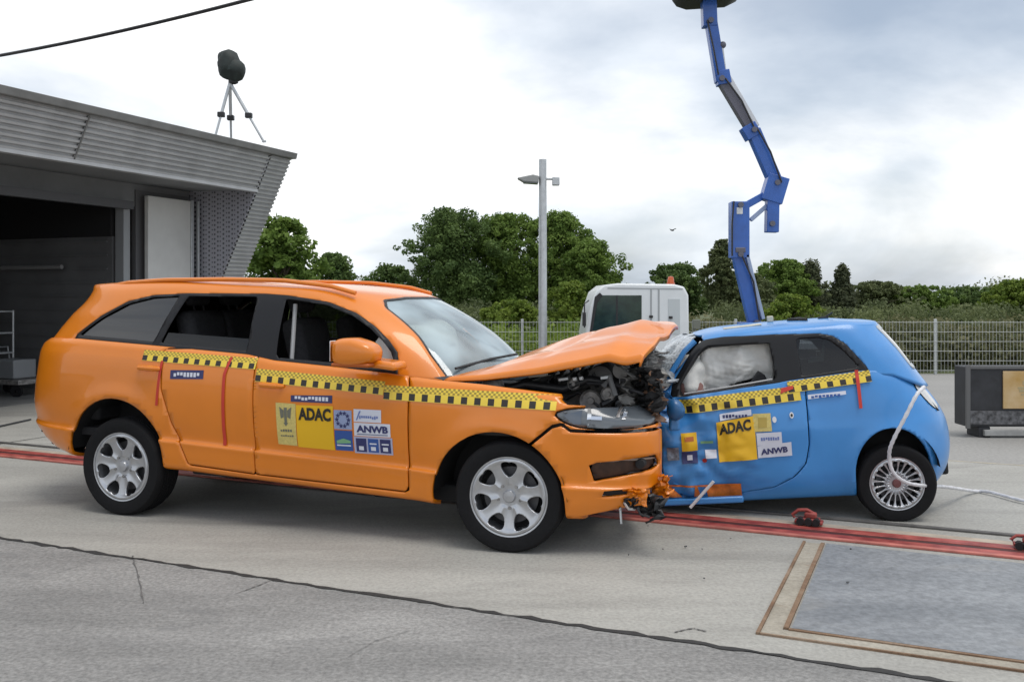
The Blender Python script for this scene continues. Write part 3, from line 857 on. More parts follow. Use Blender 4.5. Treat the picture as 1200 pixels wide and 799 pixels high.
# ------------------------------------------------------------------ truck with aerial boom
TY = 18.0
def tp(px, py, dy=0.0):
    return at(px, py, TY+dy)
torg = Vector((at(760, 400, TY).x, TY, 0))
truck = empty('boom_truck', torg, 0, 'white cab truck carrying a raised blue articulated boom', 'truck')
def tk(mb, name, m, parent=None, **k):
    mb.V = [tuple(Vector(v)-torg) for v in mb.V]
    return mb.build(name, m, parent or truck, **k)
TW = 1.75
prof = [(686, 412), (686, 392), (690, 366), (698, 342), (708, 334), (724, 332), (790, 333), (802, 336), (807, 346), (808, 412)]
mb = MB(); mb.prism([tp(*p) for p in prof], (0, TW, 0)); cab = tk(mb, 'cab', mat('truck_white', (.70, .73, .74), .35, coat=.3, var=.04, vscale=2), bevel=.04, seg=3)
mb = MB(); mb.prism([tp(694, 388, -.006), tp(700, 354, -.006), tp(706, 346, -.006), tp(752, 346, -.006), tp(752, 388, -.006)], (0, .012, 0)); tk(mb, 'side_window', mat('truck_glass', (.016, .034, .024), .12, spec=.5, var=.4, vscale=5), bevel=.004)
mb = MB(); mb.prism([tp(691, 390, -.012), tp(697, 348, -.012), tp(703, 343, -.012), tp(706, 346, -.012), tp(700, 354, -.012), tp(694, 390, -.012)], (0, .02, 0)); tk(mb, 'pillar_trim', BLACKP)
mb = MB(); mb.prism([tp(783, 392, -.008), tp(783, 350, -.008), tp(797, 350, -.008), tp(797, 392, -.008)], (0, .014, 0)); tk(mb, 'rear_panel', mat('truck_panel', (.52, .56, .57), .5), bevel=.004)
for a in (762, 771):
    mb = MB(); mb.prism([tp(a, 395, -.006), tp(a, 338, -.006), tp(a+2, 338, -.006), tp(a+2, 395, -.006)], (0, .010, 0)); tk(mb, 'door_seam', mat('seam_grey', (.35, .37, .38), .6))
for (a, b) in ((761, 371), (784, 372)):
    mb = MB(); mb.box(tp(a+2, b, -.015), (.07, .04, .05)); tk(mb, 'latch', BLACKP, bevel=.008)
for wy in (.05, TW-.25):
    mb = MB(); mb.lathe([(.15, -.1), (.32, -.1), (.35, -.06), (.35, .08), (.32, .1), (.15, .1)], 24, 'y', Vector((tp(735, 400).x, TY+wy+.1, .35)), closed=True); tk(mb, 'wheel', RUBBER, smooth=True)
    mb = MB(); mb.lathe([(.15, -.1), (.32, -.1), (.35, -.06), (.35, .08), (.32, .1), (.15, .1)], 24, 'y', Vector((tp(905, 400).x, TY+wy+.1, .35)), closed=True); tk(mb, 'wheel', RUBBER, smooth=True)
mb = MB(); mb.box(tp(690, 415, .9)+Vector((.0, 0, -.02)), (.08, TW, .28)); tk(mb, 'bumper', BLACKP, bevel=.02)
xa, xb = tp(700, 400).x, tp(965, 400).x
mb = MB(); mb.box(((xa+xb)/2, TY+TW/2, .55), (xb-xa, .8, .18)); tk(mb, 'chassis', BLACKP)
xa = tp(812, 400).x
mb = MB(); mb.box(((xa+xb)/2, TY+TW/2, .74), (xb-xa, TW, .12)); tk(mb, 'flatbed', STEEL, bevel=.01)
mb = MB(); mb.tube([tp(690, 352, -.05), tp(685, 356, -.16), tp(685, 384, -.16)], .014, 6); mb.box(tp(684.5, 374, -.17), (.06, .16, .26)); tk(mb, 'door_mirror', BLACKP, bevel=.015)
mb = MB(); mb.box(tp(757, 398, -.02), (.12, .03, .03)); tk(mb, 'door_handle', BLACKP, bevel=.008)
mb = MB(); mb.prism([tp(722, 388, -.010), tp(722, 346, -.010), tp(724, 346, -.010), tp(724, 388, -.010)], (0, .012, 0)); tk(mb, 'window_bar', BLACKP)
mb = MB(); mb.prism([tp(712, 337, -.004), tp(800, 338, -.004), tp(800, 339.5, -.004), tp(712, 338.5, -.004)], (0, .01, 0)); tk(mb, 'roof_gutter', MATS['seam_grey'])
mb = MB(); b0 = tp(786, 333, .9); mb.lathe([(.0, .13), (.05, .12), (.065, .06), (.07, 0), (.085, 0), (.085, -.04), (0, -.04)], 16, 'z', b0+Vector((0, 0, .03))); tk(mb, 'beacon', mat('beacon_amber', (.55, .10, .02), .25, coat=.5), smooth=True)
mb = MB(); mb.tube([tp(812, 388, .1), tp(820, 378, .1)], .03, 8); mb.box(tp(816, 380, .1), (.14, .12, .18)); tk(mb, 'mirror_bracket', mat('olive_box', (.16, .17, .14), .6), bevel=.02)
BOOM = mat('boom_blue', (.025, .11, .42), .4, coat=.3, var=.12, vscale=3)
BOOMD = mat('boom_grey', (.13, .13, .16), .5, metal=.3)
def arm(name, p, q, w, dy0=.75, dep=.20, m=BOOM, parent=None, w2=None):
    a, b = tp(*p, dy0), tp(*q, dy0); t = (b-a).normalized(); n = Vector((-t.z, 0, t.x)); w2 = w2 or w
    mb = MB(); mb.prism([a-n*w/2, b-n*w2/2, b+n*w2/2, a+n*w/2], (0, dep, 0)); return tk(mb, name, m, parent, bevel=.012)
arm('turret', (884, 408), (884, 378), .45, dy0=.6, dep=.5)
arm('lower_arm', (886, 382), (866, 298), .24)
arm('lower_arm_link', (895, 374), (876, 298), .07, dy0=.70, m=mat('boom_pale', (.30, .38, .55), .4))
arm('riser_block', (868, 302), (868, 236), .36, dy0=.7, dep=.3)
arm('riser_slot', (867, 251), (867, 243), .12, dy0=.69, dep=.02, m=WHITE)
arm('riser_pivot', (868, 296), (868, 290), .2, dy0=.685, dep=.03, m=BOOMD)
arm('link_bar', (876, 240), (912, 220), .14, dy0=.78, dep=.12)
arm('link_bar', (880, 258), (905, 236), .08, dy0=.78, dep=.1, m=mat('boom_pale', (.30, .38, .55), .4))
arm('knuckle', (905, 236), (914, 206), .42, dy0=.68, dep=.3)
arm('counter_tail', (906, 272), (907, 225), .24, dy0=.70, dep=.24)
arm('main_boom', (910, 212), (884, 152), .26, dy0=.72, dep=.24)
arm('inner_boom', (886, 158), (844, 88), .20, dy0=.74, dep=.2, m=BOOMD)
arm('hydraulic_ram', (888, 148), (852, 86), .09, dy0=.72, dep=.09, m=mat('ram_bright', (.55, .56, .58), .3, metal=.5))
arm('boom_collar', (885, 160), (877, 146), .30, dy0=.70, dep=.28)
arm('fly_jib', (846, 95), (834, 22), .22, dy0=.72, dep=.22)
arm('jib_joint', (850, 98), (847, 82), .27, dy0=.70, dep=.26)
arm('jib_cylinder', (851, 92), (846, 52), .05, dy0=.74, dep=.05, m=STEEL)
mb = MB(); mb.sphere(tp(847, 53, .76), .07, 10); tk(mb, 'jib_pin', BOOMD, smooth=True)
arm('jib_head', (833, 30), (831, -20), .28, dy0=.70, dep=.26)
for (a, b, c_) in [((890, 376), (880, 330), (868, 296)), ((858, 300), (855, 262), (860, 236)), ((884, 150), (866, 118), (850, 92)), ((842, 88), (833, 56), (829, 24)), ((916, 214), (900, 178), (887, 150))]:
    mb = MB(); mb.tube([tp(*a, .66), tp(b[0]+3, b[1], .62), tp(*c_, .66)], .018, 6); tk(mb, 'hydraulic_hose', BLACKP, smooth=True)
for (px, py) in [(868, 298), (868, 240), (911, 214), (884, 152), (846, 92), (833, 24), (905, 262), (887, 378)]:
    mb = MB(); mb.lathe([(0, -.04), (.055, -.04), (.055, .4), (0, .4)], 12, 'y', tp(px, py, .68)); tk(mb, 'pivot_pin', BOOMD, smooth=True)
BK = mat('basket_dark', (.02, .02, .03), .5)
mb = MB(); p0 = tp(837, 3, .45); mb.prism([tp(797, -18, .3), tp(803, -10, .3), tp(815, -6, .3), tp(862, -9, .3), tp(876, -16, .3), tp(880, -22, .3)], (0, 1.0, 0)); bsk = tk(mb, 'basket_floor', BK, bevel=.02)
for px in (800, 838, 877):
    for dy_ in (.32, 1.28):
        mb = MB(); mb.tube([tp(px, -18, dy_), tp(px, -78, dy_)], .02, 8); tk(mb, 'basket_post', BK, smooth=True)
for yy in (-46, -78):
    mb = MB(); mb.tube([tp(800, yy, .32), tp(877, yy, .32), tp(877, yy, 1.28), tp(800, yy, 1.28), tp(800, yy, .32)], .02, 8); tk(mb, 'basket_rail', BK, smooth=True)

# ------------------------------------------------------------------ black cabinet with yellow plate
CY = 11.1; cx0 = (1128-600)/FPX*CY
cab_o = empty('black_cabinet', (cx0+.86, CY+.16, 0), 0, 'black steel ballast cabinet with a yellow plate beside the mesh fence', 'cabinet')
CBK = mat('cabinet_black', (.025, .026, .030), .55, var=.35, vscale=6)
mb = MB(); mb.box((0, .19, .49), (1.44, .32, .72)); mb.build('box', CBK, cab_o, bevel=.012)
for s in (-1, 1):
    mb = MB(); mb.box((s*.705, .028, .49), (.05, .03, .76)); mb.build('edge_angle', mat('edge_grey', (.12, .12, .12), .5), cab_o, bevel=.004)
mb = MB(); mb.box((0, .028, .845), (1.36, .03, .04)); mb.build('top_angle', MATS['edge_grey'], cab_o, bevel=.004)
mb = MB(); mb.box((0, .024, .24), (1.36, .02, .16)); mb.build('scuffed_band', mat('scuffed', (.10, .10, .105), .7, var=.7, vscale=18), cab_o, bevel=.004)
mb = MB(); mb.box((.08, .02, .06), (1.2, .06, .07)); mb.build('skid_beam', mat('skid_grey', (.32, .32, .31), .6, var=.2, vscale=6), cab_o, bevel=.006)
for s in (-.5, .5):
    mb = MB(); mb.box((s, .19, .065), (.14, .30, .125)); mb.build('foot', CBK, cab_o, bevel=.006)
sg = MB(); sg.box((.10, .018, .575), (.78, .018, .45)); sgo = sg.build('plate', mat('plate_yellow', (.60, .36, .10), .5, var=.25, vscale=2.0, col2=(.62, .47, .28)), cab_o, bevel=.004)
mb = MB()
for (xx, zz, w_, h_) in [(-.04, .66, .035, .05), (.02, .67, .05, .03), (-.06, .60, .11, .022), (-.02, .565, .16, .03), (-.03, .52, .09, .018), (.03, .62, .03, .05)]:
    mb.box((xx, .0075, zz), (w_, .003, h_))
mb.build('faded_print', mat('faded_print', (.40, .33, .18), .6), sgo)

# ------------------------------------------------------------------ small things on the lane
def trolley(px, py, label, s=.62):
    p = ground_at(px, py); t = empty('tow_hook', p, -RA, label, 'tow hook', 'red tow hooks on the rail')
    mb = MB(); mb.box((0, 0, .08*s), (.26*s, .13*s, .06*s)); mb.box((.02*s, 0, .14*s), (.14*s, .10*s, .07*s)); mb.build('block', RED, t, bevel=.012)
    mb = MB(); mb.tube([(-.16*s, 0, .06), (-.19*s, 0, .13*s), (-.12*s, 0, .19*s), (-.02*s, 0, .20*s), (.06*s, 0, .16*s)], .02*s, 8); mb.build('shackle', RED, t, smooth=True)
    for dx_ in (-.09, .0, .09):
        mb = MB(); mb.lathe([(0, -.03), (.028, -.03), (.028, .03), (0, .03)], 10, 'y', (dx_*s, -.06*s, .075*s)); mb.build('bolt', DARK, t)
    mb = MB(); mb.box((0, 0, .04), (.32*s, .15*s, .02)); mb.build('base', RED, t, bevel=.004)
    return t
trolley(948, 617, 'red steel tow hook on the rail below the blue car')
trolley(1203, 645, 'red tow hook on the rail at the right picture edge', .5)

# pale cable from the blue car's tail to the right
mb = MB()
cp = [at(1083, 453, 6.90), at(1074, 463, 6.82), at(1060, 490, 6.80), at(1047, 515, 6.82), at(1042, 532, 6.86), at(1046, 552, 6.88), at(1062, 565, 6.88), at(1085, 569, 7.05), at(1110, 570.5, 7.5), at(1140, 575, 8.05)]
cp = [Vector(p) for p in cp]
cp += [Vector((p.x, p.y, .03)) for p in (ground_at(1160, 580.5), ground_at(1200, 591), ground_at(1260, 602), ground_at(1330, 606))]
fine = []
for i in range(len(cp)-1):
    a, b, c_, d_ = cp[max(i-1, 0)], cp[i], cp[i+1], cp[min(i+2, len(cp)-1)]
    for k in range(6):
        t = k/6; fine.append(Vector([cr(a[q], b[q], c_[q], d_[q], t) for q in range(3)]))
fine.append(cp[-1])
mb.tube(fine, [.015 if i % 2 else .012 for i in range(len(fine))], 8)
tag(mb.build('data_cable', mat('cable_white', (.62, .62, .64), .5, var=.15, vscale=20), None, smooth=True), 'pale ribbed cable trailing from the tail of the blue car', 'cable')

# cable on the ground by the hall gate
mb = MB(); mb.tube([Vector((*ground_at(px, py).xy, .02)) for px, py in ((-30, 506), (0, 501), (18, 497), (36, 493))], .012, 6)
tag(mb.build('floor_cable', BLACKP, None, smooth=True), 'thin dark cable on the concrete behind the orange car', 'cable')

# bird in the sky
bp_ = at(788, 270, 80)
bird = empty('bird', bp_, .6, 'tiny dark bird in the pale sky', 'bird')
mb = MB(); mb.sphere((0, 0, 0), .10, 10, (1.8, .7, .7)); mb.sphere((-.2, 0, .03), .05, 8); mb.build('body', BLACKP, bird, smooth=True)
mb = MB(); mb.prism([(-.08, 0, .02), (.1, 0, .02), (.12, -.35, .12), (-.02, -.38, .13)], (0, 0, .015)); mb.build('wing', BLACKP, bird)
mb = MB(); mb.prism([(-.08, 0, .02), (.1, 0, .02), (.12, .35, .12), (-.02, .38, .13)], (0, 0, .015)); mb.build('wing', BLACKP, bird)
# ------------------------------------------------------------------ shared car pieces
def gpoly(poly, side='near', grow=0.0, ylim=.2):
    xs_ = [p[0] for p in poly]; zs_ = [p[1] for p in poly]
    bx0, bx1, bz0, bz1 = min(xs_), max(xs_), min(zs_), max(zs_)
    def g(v):
        x, y, z = v
        dx_ = max(bx0-x, x-bx1); dz_ = max(bz0-z, z-bz1)
        if max(dx_, dz_) > .25: d = max(dx_, dz_)
        else: d = sdf(poly, x, z)
        d -= grow
        if side == 'near': return max(d, y+ylim)
        if side == 'far': return max(d, ylim-y)
        return max(d, ylim-abs(y))
    return g
def gcirc(cx, cz, r, side='both', zmin=-9):
    def g(v):
        d = math.hypot(v[0]-cx, (v[2]-cz) if v[2] > cz else (v[2]-cz)*.35)-r
        return max(d, .3-abs(v[1]))
    return g

def take(mesh, g, gap=.0):
    """cut a panel out of mesh with a real gap of 2*gap round it"""
    if gap:
        a, b = clip(*mesh, lambda v: g(v)+gap)
        _, c_ = clip(*b, lambda v: g(v)-gap)
        return a, c_
    return clip(*mesh, g)

_SY = {}; FSURF_REF = [None]
def sticker(name, surf, poly, m, parent, off=.003, uvf=None):
    """flat print or film laid on the surface: polygon in side view, dropped onto the panel"""
    k = id(surf[0])
    if k not in _SY: _SY[k] = (on_surface(surf), surf)
    fy = _SY[k][0]; st = .035
    if surf is FSURF_REF[0]: off += .007; st = .016
    if len(poly) == 4:
        a, b, c, d = [Vector(q) for q in poly]
        nx = max(1, int(max((b-a).length, (c-d).length)/st)); nz = max(1, int(max((d-a).length, (c-b).length)/st))
        G = [[(a.lerp(b, i/nx)).lerp(d.lerp(c, i/nx), j/nz) for j in range(nz+1)] for i in range(nx+1)]
        P = [q for r_ in G for q in r_]
        F = [(i*(nz+1)+j, (i+1)*(nz+1)+j, (i+1)*(nz+1)+j+1, i*(nz+1)+j+1) for i in range(nx) for j in range(nz)]
    else:
        P = [Vector(q) for q in poly]; F = [tuple(range(len(P)))]
    ys = [fy(q.x, q.y) for q in P]
    ok = [y for y in ys if y is not None]
    if not ok: return None
    last = ok[0]; V = []
    for q, y in zip(P, ys):
        if y is None: y = last
        last = y
        V.append((q.x, y-off, q.y))
    o = mobj(name, V, F, m, parent, smooth=True, uv=[uvf(v) for v in V] if uvf else None)
    return o

def tape_patch(surf, p0, p1, h, parent, off=.004, name='hazard_tape'):
    """p0, p1: lower left and lower right (x, z); h: height of the tape"""
    ex = Vector((p1[0]-p0[0], p1[1]-p0[1])); L = ex.length; ex /= L; ez = Vector((-ex.y, ex.x))
    poly = [p0, p1, (p1[0]+ez.x*h, p1[1]+ez.y*h), (p0[0]+ez.x*h, p0[1]+ez.y*h)]
    def uvf(v):
        d = Vector((v[0]-p0[0], v[2]-p0[1])); return (d.dot(ex), d.dot(ez)/h)
    return sticker(name, surf, poly, TAPE, parent, off, uvf)

def on_surface(surf):
    bv = BVHTree.FromPolygons([Vector(v) for v in surf[0]], surf[1])
    def f(x, z):
        h = bv.ray_cast(Vector((x, -4, z)), Vector((0, 1, 0)))
        return h[0].y if h[0] is not None else None
    return f

def lettering(name, text, surfy, x0, z0, w, h, m, parent, off=.0075, lean_=0.0):
    cu = bpy.data.curves.new('lettering', 'FONT'); cu.body = text; cu.size = 1; cu.offset = .045; cu.resolution_u = 3
    o = bpy.data.objects.new('tmp', cu); COL.objects.link(o)
    bpy.context.view_layer.update()
    me = bpy.data.meshes.new_from_object(o.evaluated_get(bpy.context.evaluated_depsgraph_get()))
    bpy.data.objects.remove(o)
    co = [v.co.copy() for v in me.vertices]
    ax0, ax1 = min(c.x for c in co), max(c.x for c in co); az0, az1 = min(c.y for c in co), max(c.y for c in co)
    V = []
    for c in co:
        x = x0+(c.x-ax0)/(ax1-ax0)*w; z = z0+(c.y-az0)/(az1-az0)*h+lean_*(x-x0)
        y = surfy(x, z); V.append((x, (y if y is not None else -.95)-off, z))
    F = [tuple(p.vertices) for p in me.polygons]
    bpy.data.meshes.remove(me)
    return mobj(name, V, F, m, parent, smooth=False)

def rect(x0, z0, x1, z1): return [(x0, z0), (x1, z0), (x1, z1), (x0, z1)]

def glyph_row(surf, x0, z0, x1, z1, n, m, parent, seed, name='print_mark', off=.0055):
    """a row of letter-like blocks for print that is too blurred to read"""
    r_ = random.Random(seed); w = (x1-x0)/n
    for i in range(n):
        a = x0+i*w+w*.12; b = x0+(i+1)*w-w*.14
        k = r_.random()
        sticker(name, surf, rect(a, z0+(z1-z0)*(0 if k < .7 else .3), b, z1-(z1-z0)*(0 if k > .25 else .25)), m, parent, off)

def make_wheel(parent, loc, rt, rr, wid, nsp, hole, m_rim=ALLOY, steer=0.0, flip=False, cap=None, dish=.03, lugs=5):
    w = bpy.data.objects.new('wheel', None); link(w, parent); w.location = loc; w.rotation_euler = (0, 0, steer+(math.pi if flip else 0))
    h = wid/2
    prof = [(rr*1.0, -h*.80), (rr*1.035, -h*.90), (rr+(rt-rr)*.45, -h*1.0), (rr+(rt-rr)*.80, -h*.95), (rt*.978, -h*.82), (rt*.995, -h*.66), (rt*.997, -h*.45)]
    tread = []
    for k in range(5):
        c_ = -h*.45+(k+.0)*h*.9/4
        tread += [(rt*.997, c_-.008), (rt*.980, c_-.006), (rt*.980, c_+.006), (rt*.997, c_+.008)]
    prof = prof[:-1]+tread+[(r_, -y_) for r_, y_ in prof[:-1][::-1]]
    mb = MB(); mb.lathe(prof, 72, 'y', closed=False); ty = mb.build('tyre', RUBBER, w, smooth=True, sharp=30)
    # rim barrel
    mb = MB(); mb.lathe([(rr*1.03, -h*.80), (rr*1.015, -h*.86), (rr*.97, -h*.84), (rr*.93, -h*.70), (rr*.90, -h*.3), (rr*.90, h*.7), (rr*1.02, h*.8)], 64, 'y'); mb.build('rim_barrel', m_rim, w, smooth=True)
    # face with holes
    nr, nt = 26, nsp*24
    V = []; F = []
    for i in range(nr+1):
        r_ = .015+(rr*.975-.015)*i/nr; q = r_/(rr*.975)
        y = -h*.84+dish*(1-q**2.2)+.010*math.exp(-((q-.93)/.05)**2)*-1
        for j in range(nt):
            th = 2*math.pi*j/nt; loc_a = (th*nsp/(2*math.pi) % 1)-.5
            V.append((r_*math.sin(th), y-.010*math.cos(2*math.pi*loc_a)*0+(.012*(abs(loc_a)*2)**2 if .3 < q < .9 else 0)*-1, r_*math.cos(th)))
    for i in range(nr):
        for j in range(nt):
            F.append((i*nt+j, (i+1)*nt+j, (i+1)*nt+(j+1) % nt, i*nt+(j+1) % nt))
    hp_ = smooth_poly(hole, 2)
    def g(v):
        r_ = math.hypot(v[0], v[2]); th = math.atan2(v[0], v[2]); s = 2*math.pi/nsp
        a = (th+s/2) % s-s/2
        return sdf(hp_, r_*math.sin(a), r_*math.cos(a))
    _, face = clip(V, F, g)
    # orient outward (-y)
    FF = [f[::-1] for f in face[1]]
    n0 = vnormals(face[0], FF)
    if sum(n.y for n in n0) > 0: FF = [f[::-1] for f in FF]
    o = mobj('rim', face[0], FF, m_rim, w, smooth=True, solid=.022)
    cp = cap or m_rim
    mb = MB(); mb.lathe([(0, -h*.84+dish-.022), (rr*.14, -h*.84+dish-.020), (rr*.165, -h*.84+dish-.010), (rr*.165, -h*.84+dish+.02)], 24, 'y'); mb.build('hub_cap', cp, o, smooth=True)
    for k in range(lugs):
        a = 2*math.pi*(k+.5)/lugs
        mb = MB(); mb.lathe([(0, -.012), (.010, -.012), (.012, 0), (.012, .02)], 8, 'y', (rr*.30*math.sin(a), -h*.84+dish-.001, rr*.30*math.cos(a))); mb.build('wheel_nut', IRON, o, smooth=True)
    mb = MB(); mb.lathe([(0, -h*.20), (rr*.72, -h*.20), (rr*.72, -h*.10), (0, -h*.10)], 40, 'y'); mb.build('brake_disc', mat('brake_iron', (.10, .10, .105), .5, metal=.5), w, smooth=True)
    mb = MB(); mb.lathe([(0, h*.25), (rr*.92, h*.25), (rr*.92, h*.3), (0, h*.3)], 32, 'y'); mb.build('inner_shield', DARK, w)
    return w

def liner(parent, cx, cz, r, y0, y1, name='wheel_well'):
    """closed dark wheel housing"""
    mb = MB(); n = 20; V = []; F = []
    for j in range(n+1):
        a = math.pi*(.02+.96*j/n)
        p = (cx+r*math.cos(a), cz+r*math.sin(a))
        V += [(p[0], y0, p[1]), (p[0], y1, p[1])]
    for j in range(n): F.append((2*j, 2*j+1, 2*j+3, 2*j+2))
    c = len(V); V.append((cx, y1, cz-.05))
    for j in range(n): F.append((2*j+1, 2*j+3, c))
    mb.add(V, F); return mb.build(name, DARK, parent, smooth=True)

def seat(parent, x, y, z, facing=1, hs=1.0, name='seat'):
    mb = MB(); r_ = Matrix.Rotation(R(-14*facing), 3, 'Y')
    mb.box((x+.05*facing, y, z+.12), (.52, .50, .2))
    b = mb.build(name, FABRIC, parent, bevel=.06, seg=3)
    mb = MB(); mb.box((x-.27*facing, y, z+.50), (.17, .48, .68), rot=r_); mb.build('backrest', FABRIC, b, bevel=.07, seg=3)
    mb = MB(); mb.box((x-.38*facing, y, z+.97), (.10, .27, .20), rot=r_); hd = mb.build('headrest', FABRIC, b, bevel=.045, seg=3)
    for s in (-.06, .06):
        mb = MB(); mb.tube([(x-.34*facing, y+s, z+.82), (x-.375*facing, y+s, z+.93)], .008, 6); mb.build('headrest_rod', BLACKP, b, smooth=True)
    return b

# ------------------------------------------------------------------ orange SUV
PH = R(19.5); dS = Vector((math.cos(PH), -math.sin(PH), 0)); nS = Vector((math.sin(PH), math.cos(PH), 0))
OS = Vector((-.035, 6.2, 0))-dS*1.5+nS*.97
suv = empty('orange_suv', OS, -PH, 'large orange crash test suv with its bonnet buckled up against the blue car', 'car')
TILT = .045
ZTAB = [(-2.95, 1.135), (-2.75, 1.20), (-2.5, 1.25), (-2.155, 1.265), (-1.41, 1.257), (-.56, 1.245), (-.33, 1.216), (.14, 1.205), (.6, 1.19), (.95, 1.17), (1.3, 1.165), (1.85, 1.14), (2.3, 1.08), (2.6, 1.04)]
def zt(x): return interp(ZTAB, x)
def ztub(k, x):
    return k if k <= 1.0 else 1.0+(k-1)/.25*(zt(x)-1.0)
#        k     w     xr     xf    ar  nr   af   nf
tub_rows = [(.30, .80, -2.55, 2.20, .8, 2.8, .9, 3.0), (.335, .925, -2.68, 2.36, .8, 2.8, .9, 3.0), (.40, .950, -2.80, 2.44, .8, 2.8, .9, 3.0),
            (.50, .962, -2.90, 2.50, .8, 2.8, .9, 3.0), (.545, .967, -2.93, 2.52, .8, 2.8, .9, 3.0), (.575, .946, -2.935, 2.525, .8, 2.8, .9, 3.0),
            (.70, .968, -2.945, 2.53, .8, 2.8, .9, 3.0), (.86, .983, -2.92, 2.53, .8, 2.8, .9, 3.0), (.97, .984, -2.90, 2.51, .8, 2.8, .9, 3.0),
            (1.06, .978, -2.89, 2.48, .8, 2.8, .9, 3.0), (1.13, .968, -2.885, 2.44, .8, 2.8, .9, 3.0), (1.17, .956, -2.88, 2.42, .8, 2.8, .9, 3.0), (1.22, .937, -2.865, 2.38, .8, 2.8, .9, 3.0), (1.25, .912, -2.83, 2.33, .8, 2.8, .9, 3.0)]
AR_R = (-1.735, .455, .455); AR_F = (1.425, .335, .468)
XL = [(-.95, 2.7), (-.60, 2.52), (-.35, 2.40), (0, 2.26), (.4, 2.02), (.95, 1.74)]
def suv_def(v, crush=True):
    x, y, z = v
    z2 = z-TILT*x
    for (cx, cz, r_) in (AR_R, AR_F):
        d = math.hypot(x-cx, z2-cz)
        if abs(y) > .6 and z2 > cz-.25:
            e_ = math.exp(-((d-r_-.02)/.075)**2) if d > r_ else 1
            y += math.copysign(.020*e_, y)
    if crush and x > 1.5:
        lim = interp(XL, y)
        if x > lim-.05:
            t = x-(lim-.05); n_ = pnoise(Vector((y*5, z*6, 1.3)))*.05*sstep(-.6, -.1, y)
            x = lim-.05+t*.12+n_
    return (x, y, z2)
tubV, tubF = loft(densify(tub_rows, 4), 118, ztub)
tubV = [suv_def(v) for v in tubV]
tub = (tubV, tubF)
SURF = tub
surf_y = on_surface(tub)
def solidp(name, mesh, m=ORANGE, parent=suv, t=.028, inner=DARK):
    return mobj(name, mesh[0], mesh[1], m, parent, smooth=True, solid=t, inner=inner)
_, tub = clip(*tub, gcirc(*AR_R)); _, tub = clip(*tub, gcirc(*AR_F))
# open engine bay: drop what lies above the lamps at the nose
_, tub = clip(*tub, lambda v: max(-(v[2]-interp([(1.80, 1.2), (1.87, .995), (2.3, .975), (2.9, .95)], v[0])), 1.80-v[0]))
_, tub = clip(*tub, lambda v: max(-(v[1]+.42), 1.9-v[0], .62-v[2]))           # torn out grille
RD = [(-1.295, 1.30), (-1.285, 1.0), (-1.20, .74), (-1.12, .58), (-1.06, .43), (-.465, .395), (-.462, 1.32)]
FD = [(-.462, 1.30), (-.465, .395), (.775, .35), (.785, .9), (.79, 1.06), (.76, 1.16), (.66, 1.28), (.2, 1.3)]
rear_door, tub = take(tub, gpoly(RD), .006)
front_door, tub = take(tub, gpoly(FD), .006)
HL = smooth_poly([(1.80, .945), (1.98, .985), (2.335, .992), (2.42, .955), (2.46, .90), (2.42, .845), (2.1, .840), (1.917, .862)], 1)
lampm, tub = take(tub, gpoly(HL), .006)
BP = [(1.60, .66), (1.66, .725), (1.83, .868), (1.885, .868), (1.93, .83), (2.9, .815), (2.9, 0), (1.60, 0)]
bump, tub = take(tub, gpoly(BP), .011)
VT = [(2.045, .620), (2.43, .655), (2.45, .60), (2.43, .560), (2.075, .500)]
ventm, bump = take(bump, gpoly(VT), .002)
# lower mouth of the bumper torn away
_, bump = clip(*bump, gpoly([(2.35, .40), (2.42, .455), (2.55, .47), (2.7, .46), (2.7, .1), (2.30, .1), (2.31, .34)], 'near', ylim=-.2))
_, bump = clip(*bump, gpoly([(1.985, .265), (2.07, .285), (2.20, .31), (2.40, .345), (2.40, .1), (1.95, .1)], 'near', ylim=-.2))
mouth, bump = take(bump, gpoly([(2.12, .395), (2.31, .405), (2.31, .452), (2.14, .440)]), .001)
fuelb, tub = take(tub, gpoly([(-2.9, 1.02), (-2.70, 1.02), (-2.76, .80), (-2.95, .80)], 'near'), .003)
body = solidp('body_shell', tub)
rdo = solidp('rear_door', rear_door); fdo = solidp('front_door', front_door)
tag(rdo, 'orange rear door with two red tape strips'); tag(fdo, 'orange front door covered in test stickers')
bmo = solidp('front_bumper', bump)
lo = mobj('headlight', offset_mesh(*lampm, -.012), lampm[1], LAMPGLASS, suv, smooth=True, solid=.03)
mobj('tail_light', offset_mesh(*fuelb, .004), fuelb[1], mat('tail_red', (.16, .006, .006), .15, coat=1), suv, smooth=True)
mobj('bumper_vent', offset_mesh(*ventm, -.04), ventm[1], mat('vent_brown', (.05, .022, .012), .5, var=.5, vscale=14), bmo, smooth=True)
if mouth[1]: mobj('lower_grille', offset_mesh(*mouth, -.02), mouth[1], DARK, bmo, smooth=True)
mb = MB(); mb.lathe([(0, -.02), (.03, -.018), (.034, 0), (.034, .04)], 16, 'y', (2.345, surf_y(2.345, .605)+.02, .605)); mb.build('fog_lamp', DARK, bmo, smooth=True)
for zz in (.625, .575, .535):
    a, _ = clip(*ventm, gpoly(rect(2.03, zz, 2.5, zz+.016), 'near'))
    if a[1]: mobj('vent_slat', offset_mesh(*a, -.02), a[1], BLACKP if zz < .56 else mat('slat_grey_worn', (.30, .24, .20), .4), bmo, smooth=True, solid=.01)
